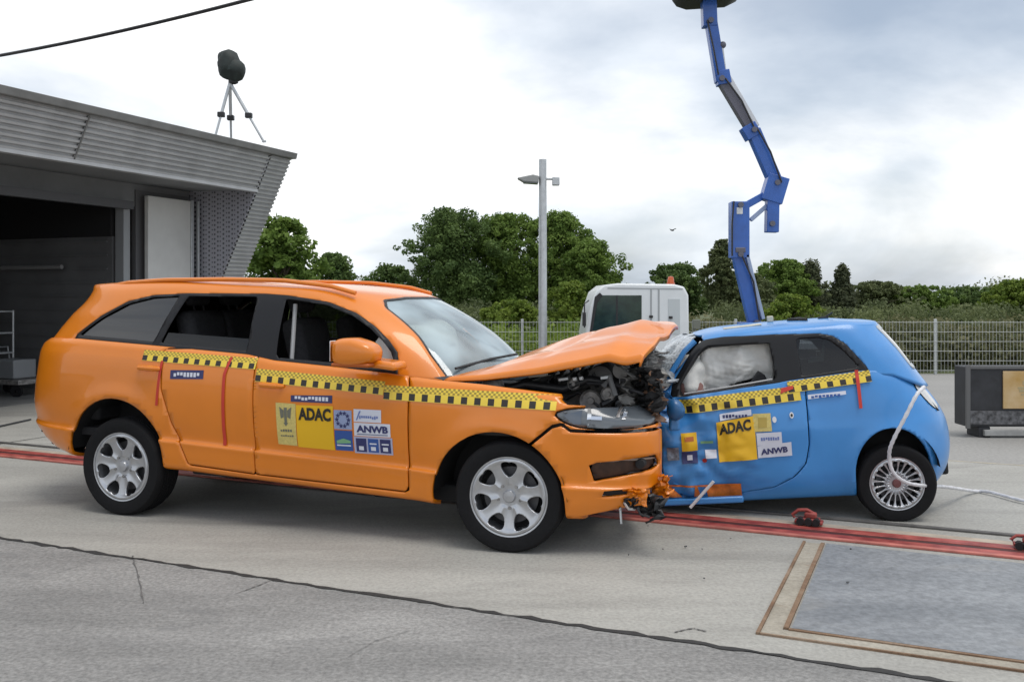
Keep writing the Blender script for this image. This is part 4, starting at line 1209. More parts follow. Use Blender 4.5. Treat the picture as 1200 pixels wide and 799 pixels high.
# reflectors in the headlight
hl_s = (offset_mesh(*lampm, -.008), lampm[1])
for poly in ([(2.035, .975), (2.06, .977), (2.06, .905), (2.035, .903)], [(2.06, .925), (2.125, .922), (2.125, .900), (2.06, .903)], [(2.205, .97), (2.225, .97), (2.225, .915), (2.205, .915)], [(2.225, .945), (2.262, .945), (2.262, .928), (2.225, .928)], [(2.24, .97), (2.262, .97), (2.262, .90), (2.24, .90)]):
    sticker('reflector', hl_s, poly, CHROME, lo, .004)
sticker('lamp_housing', hl_s, [(1.88, .93), (2.0, .96), (2.0, .872), (1.95, .872)], mat('lamp_blue_grey', (.07, .09, .12), .2, coat=1), lo, .0025)
# greenhouse
gh_rows = [(0, .915, -2.80, 1.30, .8, 3, 1.0, 2.7), (.35, .872, -2.61, 1.06, .75, 3, .95, 2.7), (.62, .818, -2.47, .82, .7, 3.2, .9, 2.7), (.82, .768, -2.395, .60, .6, 3.4, .85, 2.7),
           (.92, .728, -2.40, .46, .6, 3.6, .8, 2.7), (.965, .690, -2.40, .37, .6, 3.6, .8, 2.7), (.99, .62, -2.32, .24, .6, 3.5, .8, 2.7), (1.003, .50, -2.15, .08, .6, 3, .75, 2.6), (1.014, .30, -1.9, -.15, .6, 2.6, .7, 2.4), (1.018, .002, -1.5, -.5, .4, 2.2, .4, 2.2)]
def zgh(k, x):
    zb = zt(x)-.03
    return zb+k*(1.775-zb)+(-.05*sstep(-.5, -2.6, x)*-0)
ghV, ghF = loft(densify(gh_rows, 5), 118, zgh)
ghV = [suv_def((x, y, z-(.07*sstep(-1.2, -2.45, x)+.035*sstep(-.2, .6, x))*max(0, (z-1.45)/.33)), False) for x, y, z in ghV]
gh = (ghV, ghF)
DLO = [(-2.20, 1.385), (-1.97, 1.545), (-1.75, 1.660), (-1.52, 1.708), (-1.2, 1.722), (-.5, 1.718), (-.3, 1.704), (.03, 1.658), (.26, 1.578), (.42, 1.486), (.55, 1.386), (.64, 1.29), (.66, 1.10), (.141, 1.12), (-.33, 1.15), (-.56, 1.2), (-1.41, 1.25), (-2.2, 1.32)]
dlo, gh = clip(*gh, gpoly(DLO, 'both'))
panes = [('quarter_window', glass('quarter_glass', (.05, .055, .06), ior=1.9), [(-2.155, 1.391), (-1.95, 1.53), (-1.737, 1.640), (-1.52, 1.688), (-1.27, 1.700), (-1.415, 1.348), (-1.6, 1.36)]),
         ('rear_door_opening', None, [(-1.350, 1.342), (-1.190, 1.698), (-.564, 1.696), (-.564, 1.297)]),
         ('front_door_opening', None, [(-.318, 1.680), (.021, 1.636), (.245, 1.557), (.40, 1.467), (.52, 1.372), (.60, 1.285), (.625, 1.195), (.479, 1.195), (.141, 1.220), (-.318, 1.248)])]
for nm, mm, pp in panes:
    for side in ('near', 'far'):
        a, dlo = clip(*dlo, gpoly(pp, side))
        if a[1] and mm is None:      # pane wound down: only its upper edge stands in the opening
            zc = {'rear_door_opening': lambda x: 1.385-.05*(x+.56), 'front_door_opening': lambda x: 1.235-.06*x}[nm]
            if side == 'far': zc = lambda x: 9
            a, _ = clip(*a, lambda v: v[2]-zc(v[0])); nm2 = nm.replace('opening', 'window')
            if a[1]: mobj(nm2, offset_mesh(*a, -.012), a[1], GLASS_DARK, suv, smooth=True)
        elif a[1]: mobj(nm, offset_mesh(*a, -.012), a[1], mm, suv, smooth=True)
dn, df = clip(*dlo, lambda v: v[1])
for a in (dn, df): mobj('window_trim', offset_mesh(*a, .001), a[1], mat('trim_black', (.010, .010, .012), .4, spec=.35), suv, smooth=True, solid=.004)
WS = [(-.765, 1.02), (.765, 1.02), (.72, 1.3), (.60, 1.62), (.52, 1.675), (.25, 1.695), (-.25, 1.695), (-.52, 1.675), (-.60, 1.62), (-.72, 1.3)]
ws, gh = clip(*gh, lambda v: max(sdf(WS, v[1], v[2]), .12-v[0]))
wsi, wsf = clip(*ws, lambda v: max(sdf(WS, v[1], v[2])+.010, .12-v[0]))
mobj('windscreen', offset_mesh(*wsi, -.008), wsi[1], GLASS_SCREEN, suv, smooth=True)
mobj('windscreen_seal', wsf[0], wsf[1], BLACKP, suv, smooth=True, solid=.012)
RW_ = [(-.66, 1.36), (.66, 1.36), (.58, 1.70), (-.58, 1.70)]
rw, gh = clip(*gh, lambda v: max(sdf(RW_, v[1], v[2]), v[0]+2.3))
if rw[1]: mobj('rear_window', offset_mesh(*rw, -.01), rw[1], GLASS_DARK, suv, smooth=True)
roof = solidp('roof', gh, t=.02)
# red tape strips, sill step, roof rails
for s in (-1, 1):
    mb = MB(); pts = []
    for i in range(25):
        t = i/24; x = -2.15+2.36*t
        pts.append((x, s*(.70-.03*(2*t-1)**2), interp([(-2.15, 1.752), (-1.9, 1.806), (-1.5, 1.828), (-.9, 1.830), (-.4, 1.818), (0, 1.776), (.21, 1.722)], x)))
    mb.tube(pts, .017, 8); rr_ = mb.build('roof_rail', ORANGE, suv, smooth=True)
# cowl under the windscreen
V = []; F = []
for i in range(21):
    y = -.86+1.72*i/20; q = 1-(abs(y)/.9)**2.2
    V += [(.88+.42*q, y, 1.135+.03*q-.0), (1.05+.38*q, y, 1.10+.03*q)]
    if i: F.append((2*i-2, 2*i-1, 2*i+1, 2*i))
mobj('cowl', V, F, BLACKP, suv, smooth=True)
mb = MB(); mb.tube([(1.02, -.70, 1.19), (1.13, -.3, 1.235), (1.2, .1, 1.25)], .010, 6); mb.build('wiper', BLACKP, suv, smooth=True)

# hazard tape and stickers
tape_patch(SURF, (-1.475, 1.208), (-.458, 1.165), .080, suv)
tape_patch(SURF, (-.446, 1.080), (.594, 1.016), .092, suv)
tape_patch(SURF, (.598, .987), (1.835, .957), .098, suv)
sticker('red_strip', SURF, [(-1.335, .87), (-1.312, .87), (-1.272, 1.21), (-1.295, 1.21)], REDTAPE, suv, .0065)
sticker('red_strip', SURF, [(-.742, .595), (-.712, .595), (-.700, 1.12), (-.726, 1.12)], REDTAPE, rdo, .0065)
sticker('red_strip', SURF, [(-.726, 1.12), (-.700, 1.12), (-.662, 1.25), (-.687, 1.25)], REDTAPE, rdo, .0065)
sticker('blue_banner', SURF, [(-1.20, 1.075), (-.90, 1.083), (-.90, 1.148), (-1.20, 1.142)], STKN, rdo, .003)
glyph_row(SURF, -1.17, 1.095, -.93, 1.128, 8, STKW, rdo, 1)
sticker('blue_banner', SURF, [(-.14, .945), (.197, .945), (.197, 1.000), (-.14, .990)], STKN, fdo, .003)
glyph_row(SURF, -.11, .958, .17, .986, 10, STKW, fdo, 2)
sticker('tan_sticker', SURF, [(-.262, .630), (-.104, .624), (-.100, .930), (-.266, .934)], TAN, fdo, .003)
# small eagle-like badge on the tan sticker: body and two spread wings
for poly in ([(-.195, .79), (-.175, .79), (-.172, .90), (-.198, .90)], [(-.235, .905), (-.20, .88), (-.20, .83), (-.225, .82)], [(-.135, .905), (-.17, .88), (-.17, .83), (-.145, .82)], [(-.205, .79), (-.165, .79), (-.185, .765)]):
    sticker('badge_mark', SURF, poly, STKGREY, fdo, .005)
glyph_row(SURF, -.235, .725, -.135, .742, 5, STKGREY, fdo, 3); glyph_row(SURF, -.235, .69, -.125, .702, 6, STKGREY, fdo, 4)
sticker('club_sticker', SURF, [(-.096, .618), (.204, .610), (.204, .925), (-.096, .922)], YELLOW, fdo, .0035)
lettering('club_name', 'ADAC', surf_y, -.078, .815, .265, .092, INK, fdo)
# ring of stars
sticker('star_panel', SURF, rect(.210, .765, .352, .900), mat('sticker_pale_blue', (.30, .36, .55), .45), fdo, .003)
for k in range(10):
    a = 2*math.pi*k/10; cx, cz = .281+.047*math.cos(a), .833+.047*math.sin(a)
    st = [(cx+(.019 if i % 2 == 0 else .008)*math.sin(math.pi*i/5), cz+(.019 if i % 2 == 0 else .008)*math.cos(math.pi*i/5)) for i in range(10)]
    V = [(x, surf_y(x, z)-.006, z) for x, z in st]; mobj('star', V, [tuple(range(10))], STKN, fdo, smooth=False)
sticker('flag_panel', SURF, rect(.210, .612, .352, .757), STKB, fdo, .003)
sticker('flag_band', SURF, [(.225, .662), (.337, .668), (.337, .685), (.281, .70), (.225, .682)], STKG, fdo, .005)
sticker('flag_band', SURF, rect(.225, .645, .337, .655), STKW, fdo, .005)
sticker('white_sticker', SURF, rect(.368, .823, .582, .912), STKW, fdo, .003)
glyph_row(SURF, .41, .845, .56, .868, 9, mat('ink_blue', (.16, .22, .48), .5), fdo, 5)
sticker('print_mark', SURF, [(.385, .835), (.395, .835), (.425, .90), (.412, .90)], mat('ink_blue', (.16, .22, .48), .5), fdo, .005)
sticker('white_sticker', SURF, rect(.368, .725, .650, .817), STKW, fdo, .003)
lettering('club_name', 'ANWB', surf_y, .388, .750, .245, .050, STKN, fdo, off=.006); sticker('print_mark', SURF, rect(.39, .735, .63, .740), STKN, fdo, .005)
sticker('white_sticker', SURF, rect(.362, .600, .662, .720), mat('sticker_lilac', (.42, .43, .58), .45), fdo, .003)
for k in range(3):
    a = .378+k*.094
    sticker('club_panel', SURF, rect(a, .612, a+.082, .708), (STKN, STKB, STKN)[k], fdo, .0045)
    sticker('club_mark', SURF, rect(a+.022, .624, a+.060, .652), STKW, fdo, .006)
    if k: sticker('club_mark', SURF, rect(a+.014, .668, a+.068, .678), STKW, fdo, .006)
# door handles
for (x0, x1, z, par) in [(-1.49, -1.30, 1.148, rdo), (-.400, -.205, 1.052, fdo)]:
    y = surf_y((x0+x1)/2, z)
    mb = MB(); mb.sphere(((x0+x1)/2, y+.006, z-.004), .06, 16, (1.1, .20, .36)); mb.build('handle_cup', mat('cup_shade_orange', (.22, .05, .004), .5), par, smooth=True)  # deeper orange stands in for the shade behind the grip
    mb = MB(); mb.tube([(x0, y-.004, z+.006), (x0+.03, y-.042, z+.010), (x1-.03, y-.042, z+.005), (x1, y-.004, z)], [.014, .021, .021, .014], 8); mb.build('door_handle', ORANGE, par, smooth=True)
# mirrors
def mirror(parent, m, cx, cy, cz, lx, ly, lz, side=-1, e=.55):
    V = []; F = []; n, mm = 28, 16
    for i in range(mm+1):
        a = -math.pi/2+math.pi*i/mm
        for j in range(n):
            b = 2*math.pi*j/n
            sp_ = lambda t: math.copysign(abs(t)**e, t)
            x = sp_(math.cos(a))*sp_(math.cos(b)); y = sp_(math.cos(a))*sp_(math.sin(b)); z = sp_(math.sin(a))
            z2 = z*(1-.18*max(0, x)); x2 = x
            V.append((cx+lx*x2+(.05*lz/.1*0), cy+ly*y, cz+lz*z2+(-.25*lz*max(0, x) if z > 0 else .05*lz*max(0, x))))
    for i in range(mm):
        for j in range(n): F.append((i*n+j, i*n+(j+1) % n, (i+1)*n+(j+1) % n, (i+1)*n+j))
    return mobj('wing_mirror', V, F, m, parent, smooth=True)
mi = mirror(suv, ORANGE, .46, -1.10, 1.318, .165, .115, .098)
mb = MB(); mb.box((.62, -1.0, 1.235), (.26, .22, .055), rot=Matrix.Rotation(R(6), 3, 'Y'), taper=(.9, .9)); mb.build('mirror_arm', ORANGE, mi, bevel=.022, seg=3)
mb = MB(); mb.box((.45, -1.10, 1.233), (.29, .19, .03)); mb.build('mirror_base', mat('dark_orange_trim', (.45, .10, .01), .5), mi, bevel=.014)  # darker orange than the body paint
mb = MB(); mb.box((.298, -1.10, 1.325), (.006, .18, .14)); mb.build('mirror_glass', CHROME, mi, bevel=.003)
m2_ = mirror(suv, ORANGE, .46, 1.08, 1.318, .165, .115, .098)
# wheels
HOLE7 = [(-.014, .126), (.014, .126), (.041, .156), (.061, .204), (.039, .233), (-.039, .233), (-.061, .204), (-.041, .156)]
wr_ = make_wheel(suv, (-1.685, -.845, .378), .380, .262, .26, 7, HOLE7)
make_wheel(suv, (1.495, -.845, .372), .374, .262, .26, 7, HOLE7, steer=R(6))
make_wheel(suv, (-1.685, .845, .378), .380, .262, .26, 7, HOLE7, flip=True)
make_wheel(suv, (1.38, .80, .374), .374, .262, .26, 7, HOLE7, flip=True, steer=R(-12))
for s in (-1, 1):
    liner(suv, AR_R[0], AR_R[1], .47, s*.955, s*.56); liner(suv, AR_F[0], AR_F[1], .485, s*.955, s*.56)
# underbody and inner panels
mb = MB(); mb.box((-.15, 0, .40), (1.9, 1.72, .12)); mb.box((-2.3, 0, .50), (.8, 1.3, .1)); mb.box((-.1, 0, .33), (4.0, .5, .1)); mb.box((1.5, 0, .42), (1.1, 1.0, .14)); mb.box((.75, .05, .31), (.75, 1.55, .13)); mb.box((-.7, .05, .36), (1.0, 1.5, .10)); mb.box((1.45, .1, .27), (.7, .8, .14)); mb.build('underbody', DARK, suv, bevel=.02)  # lowest dark boxes added to fill the gap under the car with shade
mb = MB(); mb.tube([(-2.5, .35, .36), (-1.2, .3, .30), (.9, .25, .28)], .05, 10); mb.build('exhaust', IRON, suv, smooth=True)
TRIMIN = mat('cabin_trim', (.022, .022, .024), .85)
mb = MB(); mb.box((-.9, 0, .62), (3.4, 1.68, .06)); mb.build('cabin_floor', TRIMIN, suv)
mb = MB(); mb.box((.80, 0, 1.0), (.42, 1.56, .34), taper=(.75, 1)); mb.build('dashboard', TRIMIN, suv, bevel=.06, seg=3)
mb = MB(); mb.box((-2.3, 0, 1.0), (.5, 1.6, .6)); mb.build('boot_cover', TRIMIN, suv, bevel=.03)
for y in (-.40, .40): seat(suv, -.05, y, .70)
for y in (-.45, 0, .45): seat(suv, -1.0, y, .75)
mb = MB(); pts = [(.42+.10*math.sin(a), .40+.19*math.cos(a), 1.13+.17*math.sin(a)) for a in np.linspace(0, 2*math.pi, 25)]; mb.tube(pts, .016, 8); mb.build('steering_wheel', BLACKP, suv, smooth=True)
for s in (-1, 1):
    mb = MB(); mb.tube([(-.255, s*.80, 1.18), (-.275, s*.715, 1.64)], .016, 8); mb.build('pillar_strip', mat('pale_strip', (.42, .42, .42), .5), suv, smooth=True)
mb = MB(); mb.box((.35, 0, 1.60), (.05, .24, .07)); mb.build('rear_view_mirror', BLACKP, suv, bevel=.02)

# engine bay
ebay = MB(); ebay.box((1.55, 0, .80), (1.25, 1.30, .10)); ebay.box((.98, 0, .95), (.05, 1.6, .35)); ebay.build('engine_bay_floor', DARK, suv, bevel=.01)
mb = MB(); mb.prism([(1.02, -.80, .75), (1.95, -.80, .75), (2.05, -.80, .92), (1.80, -.80, 1.02), (1.02, -.80, 1.06)], (0, .03, 0)); mb.build('inner_wing', mat('inner_wing_paint', (.05, .045, .04), .5, var=.3, vscale=9), suv)
mb = MB(); mb.box((1.70, .02, .98), (.62, .62, .26), rot=Matrix.Rotation(R(-6), 3, 'Y') @ Matrix.Rotation(R(8), 3, 'Z')); eng = mb.build('engine_block', IRON, suv, bevel=.03)
COVERM = mat('engine_cover', (.14, .138, .135), .45, var=.25, vscale=8)
mb = MB(); mb.box((1.76, -.30, 1.085), (.46, .34, .08), rot=Matrix.Rotation(R(-16), 3, 'Y') @ Matrix.Rotation(R(12), 3, 'X')); mb.build('engine_cover', COVERM, eng, bevel=.02)
for k in range(5):
    mb = MB(); mb.box((1.62+k*.075, -.30, 1.105+k*.0215), (.022, .30, .05), rot=Matrix.Rotation(R(-16), 3, 'Y') @ Matrix.Rotation(R(12), 3, 'X')); mb.build('cover_rib', COVERM, eng, bevel=.006)
mb = MB(); mb.lathe([(0, -.10), (.09, -.09), (.10, -.04), (.10, .06), (.07, .09), (0, .10)], 22, 'y', (2.02, -.42, 1.13)); mb.build('air_canister', mat('canister', (.07, .068, .066), .4), suv, smooth=True)
mb = MB(); mb.lathe([(0, -.05), (.055, -.05), (.06, .0), (.05, .05), (0, .05)], 18, 'y', (2.16, -.46, 1.19)); mb.build('pump_housing', IRON, suv, smooth=True)
mb = MB(); mb.box((1.36, -.52, .98), (.30, .22, .22)); mb.build('battery', BLACKP, suv, bevel=.02)
mb = MB(); mb.lathe([(0, .13), (.07, .12), (.09, .05), (.10, 0)], 18, 'z', (1.30, -.70, 1.0)); mb.build('strut_tower', IRON, suv, smooth=True)
r_ = random.Random(9)
for k in range(11):
    a = Vector((r_.uniform(1.3, 2.2), r_.uniform(-.72, -.2), r_.uniform(.92, 1.12))); b = a+Vector((r_.uniform(-.1, .4), r_.uniform(-.1, .3), r_.uniform(-.1, .1)))
    mb = MB(); mid = (a+b)/2+Vector((0, 0, r_.uniform(.02, .1))); mb.tube([a, mid, b], r_.uniform(.009, .024), 8)
    mb.build('hose', r_.choice([BLACKP, BLACKP, IRON, mat('hose_grey', (.12, .12, .12), .6)]), suv, smooth=True)
for (x, z, rad) in [(1.98, .99, .075), (2.10, 1.04, .05), (1.86, 1.10, .042)]:
    mb = MB(); mb.lathe([(0, -.03), (rad*.3, -.03), (rad*.35, -.012), (rad*.8, -.012), (rad, -.03), (rad, .03), (0, .03)], 24, 'y', (x, -.60, z)); mb.build('pulley', IRON, suv, smooth=True)
mb = MB(); mb.tube([(1.30, -.66, 1.03), (1.52, -.64, 1.09), (1.78, -.60, 1.06), (1.95, -.58, 1.13), (2.15, -.52, 1.10)], .03, 12); mb.build('coolant_hose', BLACKP, suv, smooth=True)
mb = MB(); mb.tube([(1.15, -.72, 1.06), (1.5, -.70, 1.0), (1.72, -.70, .985)], .014, 8); mb.build('brake_line', STEEL, suv, smooth=True)
mb = MB(); mb.box((1.63, -.70, 1.165), (.13, .05, .03), rot=Matrix.Rotation(R(-8), 3, 'Y')); mb.build('hinge_bracket', mat('bracket_pale', (.45, .42, .36), .5), suv, bevel=.006)
for (x, z, w_) in [(1.80, 1.135, .07), (1.88, 1.14, .025), (1.925, 1.145, .025), (2.09, 1.155, .06)]:
    mb = MB(); mb.box((x, -.66, z), (w_, .03, .022), rot=Matrix.Rotation(R(-10), 3, 'Y')); mb.build('clip_tag', WHITE if w_ < .06 else STEEL, suv, bevel=.004)
def crumple(name, c, size, m, parent, seed, amp=.06, nx=30, nz=30, rot=None, freq=7):
    """a torn, crushed piece of sheet metal"""
    V = []; F = []
    for i in range(nx+1):
        for j in range(nz+1):
            u, v = i/nx-.5, j/nz-.5
            p = Vector((0, u*size[0], v*size[1]))
            s_ = Vector((u*freq+seed*3.1, v*freq*1.3, seed))
            p.x += pnoise(s_)*amp*1.6+abs(pnoise(s_*2.3))*amp; p.y += pnoise(s_+Vector((5, 1, 2)))*amp*.7; p.z += pnoise(s_+Vector((1, 7, 3)))*amp*.7
            if rot: p = rot @ p
            V.append(tuple(p+Vector(c)))
    for i in range(nx):
        for j in range(nz): F.append((i*(nz+1)+j, (i+1)*(nz+1)+j, (i+1)*(nz+1)+j+1, i*(nz+1)+j+1))
    rr__ = random.Random(seed)
    pass
    return mobj(name, V, F, m, parent, smooth=True, solid=.005, sharp=38)
RUSTY = mat('torn_brown', (.16, .085, .05), .6, var=.5, vscale=12)
crumple('crushed_radiator', (2.20, -.28, 1.02), (.70, .42), mat('radiator_dark', (.17, .165, .155), .5, metal=.4, var=.4, vscale=14), suv, 2, .08)
crumple('torn_sheet', (2.33, -.42, 1.02), (.38, .30), RUSTY, suv, 3, .07, rot=Matrix.Rotation(R(25), 3, 'Z'))
crumple('torn_sheet', (2.28, -.12, 1.16), (.5, .26), mat('torn_grey', (.32, .32, .31), .45, metal=.5, var=.4, vscale=9), suv, 4, .08)
crumple('torn_sheet', (2.36, -.55, 1.08), (.22, .26), DARK, suv, 5, .06, rot=Matrix.Rotation(R(40), 3, 'Z'))
crumple('crossmember', (2.12, 0, .70), (1.2, .3), IRON, suv, 6, .06)
# torn pieces hanging below the bumper corner
crumple('torn_trim', (2.33, -.80, .40), (.16, .12), ORANGE, suv, 7, .022, 10, 10, rot=Matrix.Rotation(R(70), 3, 'Z'))
crumple('torn_trim', (2.40, -.72, .33), (.18, .14), BLACKP, suv, 8, .06, 10, 10, rot=Matrix.Rotation(R(60), 3, 'Z'))
crumple('torn_trim', (2.30, -.80, .36), (.10, .06), BLACKP, suv, 9, .03, 8, 8, rot=Matrix.Rotation(R(85), 3, 'Z'))
crumple('torn_trim', (2.44, -.60, .45), (.2, .14), ORANGE, suv, 10, .035, 10, 10, rot=Matrix.Rotation(R(55), 3, 'Z'))
for k in range(5):
    a = Vector((r_.uniform(2.22, 2.45), r_.uniform(-.82, -.6), r_.uniform(.28, .42)))
    mb = MB(); mb.tube([a, a+Vector((r_.uniform(-.05, .08), r_.uniform(-.06, .06), r_.uniform(-.07, .02))), a+Vector((r_.uniform(-.05, .12), 0, r_.uniform(-.1, -.02)))], .008, 6)
    mb.build('wire_end', r_.choice([BLACKP, STEEL]), suv, smooth=True)

# buckled bonnet
NEAR = [(.95, 1.150), (1.02, 1.140), (1.3, 1.158), (1.72, 1.214), (2.07, 1.288), (2.16, 1.305), (2.27, 1.282), (2.40, 1.312), (2.5, 1.33)]
MID = [(.95, 1.16), (1.22, 1.225), (1.33, 1.272), (1.6, 1.372), (1.87, 1.455), (2.19, 1.515), (2.41, 1.50), (2.5, 1.48)]
V = []; F = []; NX, NY = 54, 44
for j in range(NY+1):
    y = -.86+1.70*j/NY; q = abs(y)/.86
    xr_ = 1.00+.26*(1-q**2.2); xf_ = interp([(-.86, 2.37), (-.7, 2.42), (-.3, 2.45), (.1, 2.45), (.86, 2.22)], y)
    for i in range(NX+1):
        t = i/NX; x = xr_+(xf_-xr_)*min(1, t*1.03)
        s_ = .42*min(1, (1-q)/.20)+.58*max(0, (.80-q)/.80) if y < 0 else 1-q**3*.6
        s_ -= .05*max(0, 1-abs(y+.30)/.16)*sstep(1.3, 2.3, x)
        zn, zm = interp(NEAR, x), interp(MID, x)
        z = zn+(zm-zn)*s_
        z += .012*math.exp(-((q-.62)/.07)**2)*sstep(1.1, 1.4, x)                       # pressed crease
        z += (abs(pnoise(Vector((x*3.6+y*1.5, y*2.6, .4))))-.2)*.03*sstep(1.4, 2.4, x)*sstep(.0, .5, 1-q+.2)
        z -= .014*max(0, 1-abs(x-1.86-.30*y)/.10)*s_
        if t > .975: z -= (t-.975)/.025*.035; x += .004
        if j == 0: z -= .022
        V.append((x, y, z))
for j in range(NY):
    for i in range(NX):
        F.append((j*(NX+1)+i, j*(NX+1)+i+1, (j+1)*(NX+1)+i+1, (j+1)*(NX+1)+i))
hd = mobj('bonnet', V, F, ORANGE, suv, smooth=True, solid=.014, inner=DARK, sharp=16)
tag(hd, 'orange bonnet buckled upward')
mb = MB(); mb.box((2.30, -.22, 1.36), (.12, .9, .03), rot=Matrix.Rotation(R(-6), 3, 'Y') @ Matrix.Rotation(R(12), 3, 'X')); mb.build('bonnet_frame', DARK, hd, bevel=.01)

# ------------------------------------------------------------------ small blue hatchback
P2 = R(8); PIT = R(4.5)
d2 = Vector((math.cos(P2), -math.sin(P2), 0)); n2v = Vector((math.sin(P2), math.cos(P2), 0))
O2 = Vector((2.9, 7.06, 0))+n2v*.79
Mx = Matrix.Rotation(-P2, 4, 'Z') @ Matrix.Rotation(-PIT, 4, 'Y')
fi = empty('blue_hatchback', (0, 0, 0), 0, 'small blue crash test hatchback with its nose crushed into the orange suv', 'car')
fi.matrix_world = Matrix.Translation(O2+Vector((0, 0, .29))) @ Mx @ Matrix.Translation((0, 0, -.29))
# x grows towards its tail; the near side has y < 0
ZT2 = [(-2.4, .90), (-1.75, 1.02), (-1.53, 1.035), (-.80, 1.095), (-.75, 1.105), (-.17, 1.15), (.05, 1.13), (.3, 1.02), (.6, .95)]
def zt2(x): return interp(ZT2, x)
def ztub2(k, x): return k if k <= .8 else .8+(k-.8)/.2*(zt2(x)-.8)
f_rows = [(.19, .60, -1.95, .36, .5, 3, .5, 3), (.205, .715, -2.0, .40, .5, 3, .55, 3), (.27, .765, -2.0, .46, .5, 3, .6, 3), (.36, .792, -2.05, .515, .5, 3, .6, 2.8), (.48, .806, -2.05, .545, .5, 3, .6, 2.7),
          (.60, .813, -2.05, .55, .5, 3, .6, 2.6), (.70, .815, -2.0, .535, .5, 3, .6, 2.6), (.76, .812, -2.0, .515, .5, 3, .6, 2.6), (.84, .800, -2.0, .48, .5, 3, .6, 2.6), (.90, .785, -2.0, .445, .5, 3, .6, 2.6), (.96, .762, -1.98, .405, .5, 3, .6, 2.6), (1.0, .735, -1.95, .37, .5, 3, .6, 2.6)]
AR2 = (-.015, .375, .30)
def f_def(v, crush=True):
    x, y, z = v
    d = math.hypot(x-AR2[0], z-AR2[1])
    if abs(y) > .5:
        e_ = math.exp(-((d-AR2[2]-.01)/.06)**2) if d > AR2[2] else 1
        y += math.copysign(.018*e_, y)
    if crush:
        w = sstep(-.80, -1.60, x)
        s_ = Vector((x*4.2, z*4.6, .7+(0 if y < 0 else 4)))
        y += w*(pnoise(s_)*.06+(.25-abs(pnoise(s_*1.7+Vector((z*2, 0, 0)))))*.075+abs(pnoise(s_*3.3))*.02)*(1 if y < 0 else -1)
        if -.98 < x < -.55: y += .004*math.sin(z*14)
        x += w*pnoise(s_+Vector((3, 2, 1)))*.05
    return (x, y, z)
fV, fF = loft(densify(f_rows, 5), 104, ztub2)
fV = [f_def(v) for v in fV]
ftub = (fV, fF); FSURF = ftub; FSURF_REF[0] = FSURF; fsy = on_surface(ftub)
def garch2(v): return max(math.hypot((v[0]-AR2[0])*1.05, (v[2]-AR2[1]) if v[2] < AR2[1] and False else (v[2]-AR2[1])*(.88 if v[2] > AR2[1] else .4))-AR2[2], .3-abs(v[1]))
_, ftub = clip(*ftub, garch2)
DOOR = [(-1.72, 1.10), (-1.74, .50), (-1.70, .30), (-1.55, .27), (-1.15, .275), (-.90, .31), (-.745, .385), (-.655, .48), (-.622, .62), (-.612, .98), (-.60, 1.2)]
fdoor, ftub = take(ftub, gpoly(DOOR), .005)
TLP = smooth_poly([(.20, 1.015), (.275, 1.02), (.375, .88), (.425, .80), (.375, .80), (.30, .87)], 1)
tlm, ftub = take(ftub, gpoly(TLP), .002)
def solidf(name, mesh, m=BLUE, parent=fi, t=.022): return mobj(name, mesh[0], mesh[1], m, parent, smooth=True, solid=t, inner=DARK)
fbody = solidf('body_shell', ftub); fdo2 = solidf('door', (offset_mesh(*fdoor, .006), fdoor[1]))
tag(fdo2, 'dented blue door with test stickers')
tlo = mobj('tail_light', offset_mesh(*tlm, .006), tlm[1], mat('lamp_pale', (.50, .50, .48), .15, coat=1), fi, smooth=True)
_tl = (offset_mesh(*tlm, .006), tlm[1])
sticker('lamp_edge', _tl, [(.19, 1.02), (.225, 1.02), (.36, .855), (.405, .79), (.36, .79)], BLACKP, tlo, .003)
# greenhouse
fg_rows = [(0, .735, -1.92, .42, .5, 3, .55, 3), (.3, .703, -1.78, .30, .5, 3, .55, 3), (.6, .668, -1.62, .19, .5, 3, .55, 3), (.8, .638, -1.49, .115, .5, 3, .55, 3.2), (.9, .612, -1.40, .085, .5, 3, .55, 3.4), (.95, .58, -1.31, .07, .5, 3, .5, 3.6), (.98, .515, -1.20, .045, .5, 3, .5, 3.6), (1.0, .37, -1.05, -.06, .5, 2.6, .4, 3), (1.01, .18, -.85, -.2, .4, 2.3, .3, 2.5), (1.013, .002, -.65, -.4, .2, 2.2, .2, 2.2)]
def zgh2(k, x):
    zb = zt2(x)-.03; return zb+k*(1.535-zb)
gV, gF = loft(densify(fg_rows, 5), 104, zgh2)
gV = [(x, y, z-.02*sstep(-.3, 0, x)*max(0, (z-1.3)/.2)) for x, y, z in gV]
fgh = (gV, gF)
# side windows: black frame area, panes cut out
FDL = [(-1.64, 1.0), (-1.60, 1.14), (-1.42, 1.39), (-1.33, 1.455), (-1.18, 1.472), (-.78, 1.465), (-.45, 1.448), (-.36, 1.425), (-.27, 1.36), (-.13, 1.165), (-.12, 1.0)]
fdl, fgh = clip(*fgh, gpoly(FDL, 'both', ylim=.45))
for nm, mm, pp in [('door_window', None, [(-1.555, 1.04), (-1.55, 1.135), (-1.38, 1.365), (-1.31, 1.412), (-.835, 1.405), (-.815, 1.115)]),
                   ('quarter_window', glass('smoked_glass', (.30, .32, .33)), [(-.62, 1.135), (-.635, 1.425), (-.46, 1.420), (-.38, 1.395), (-.30, 1.32), (-.185, 1.175)])]:
    for side in ('near', 'far'):
        a, fdl = clip(*fdl, gpoly(pp, side))
        if a[1] and mm: mobj(nm, offset_mesh(*a, -.008), a[1], mm, fi, smooth=True)
        elif a[1] and side == 'far': mobj(nm, offset_mesh(*a, -.008), a[1], GLASS_CLEAR, fi, smooth=True)
dn, df = clip(*fdl, lambda v: v[1])
for a in (dn, df): mobj('window_frame', offset_mesh(*a, .004), a[1], mat('frame_black', (.011, .011, .012), .4, spec=.35), fi, smooth=True, solid=.03)
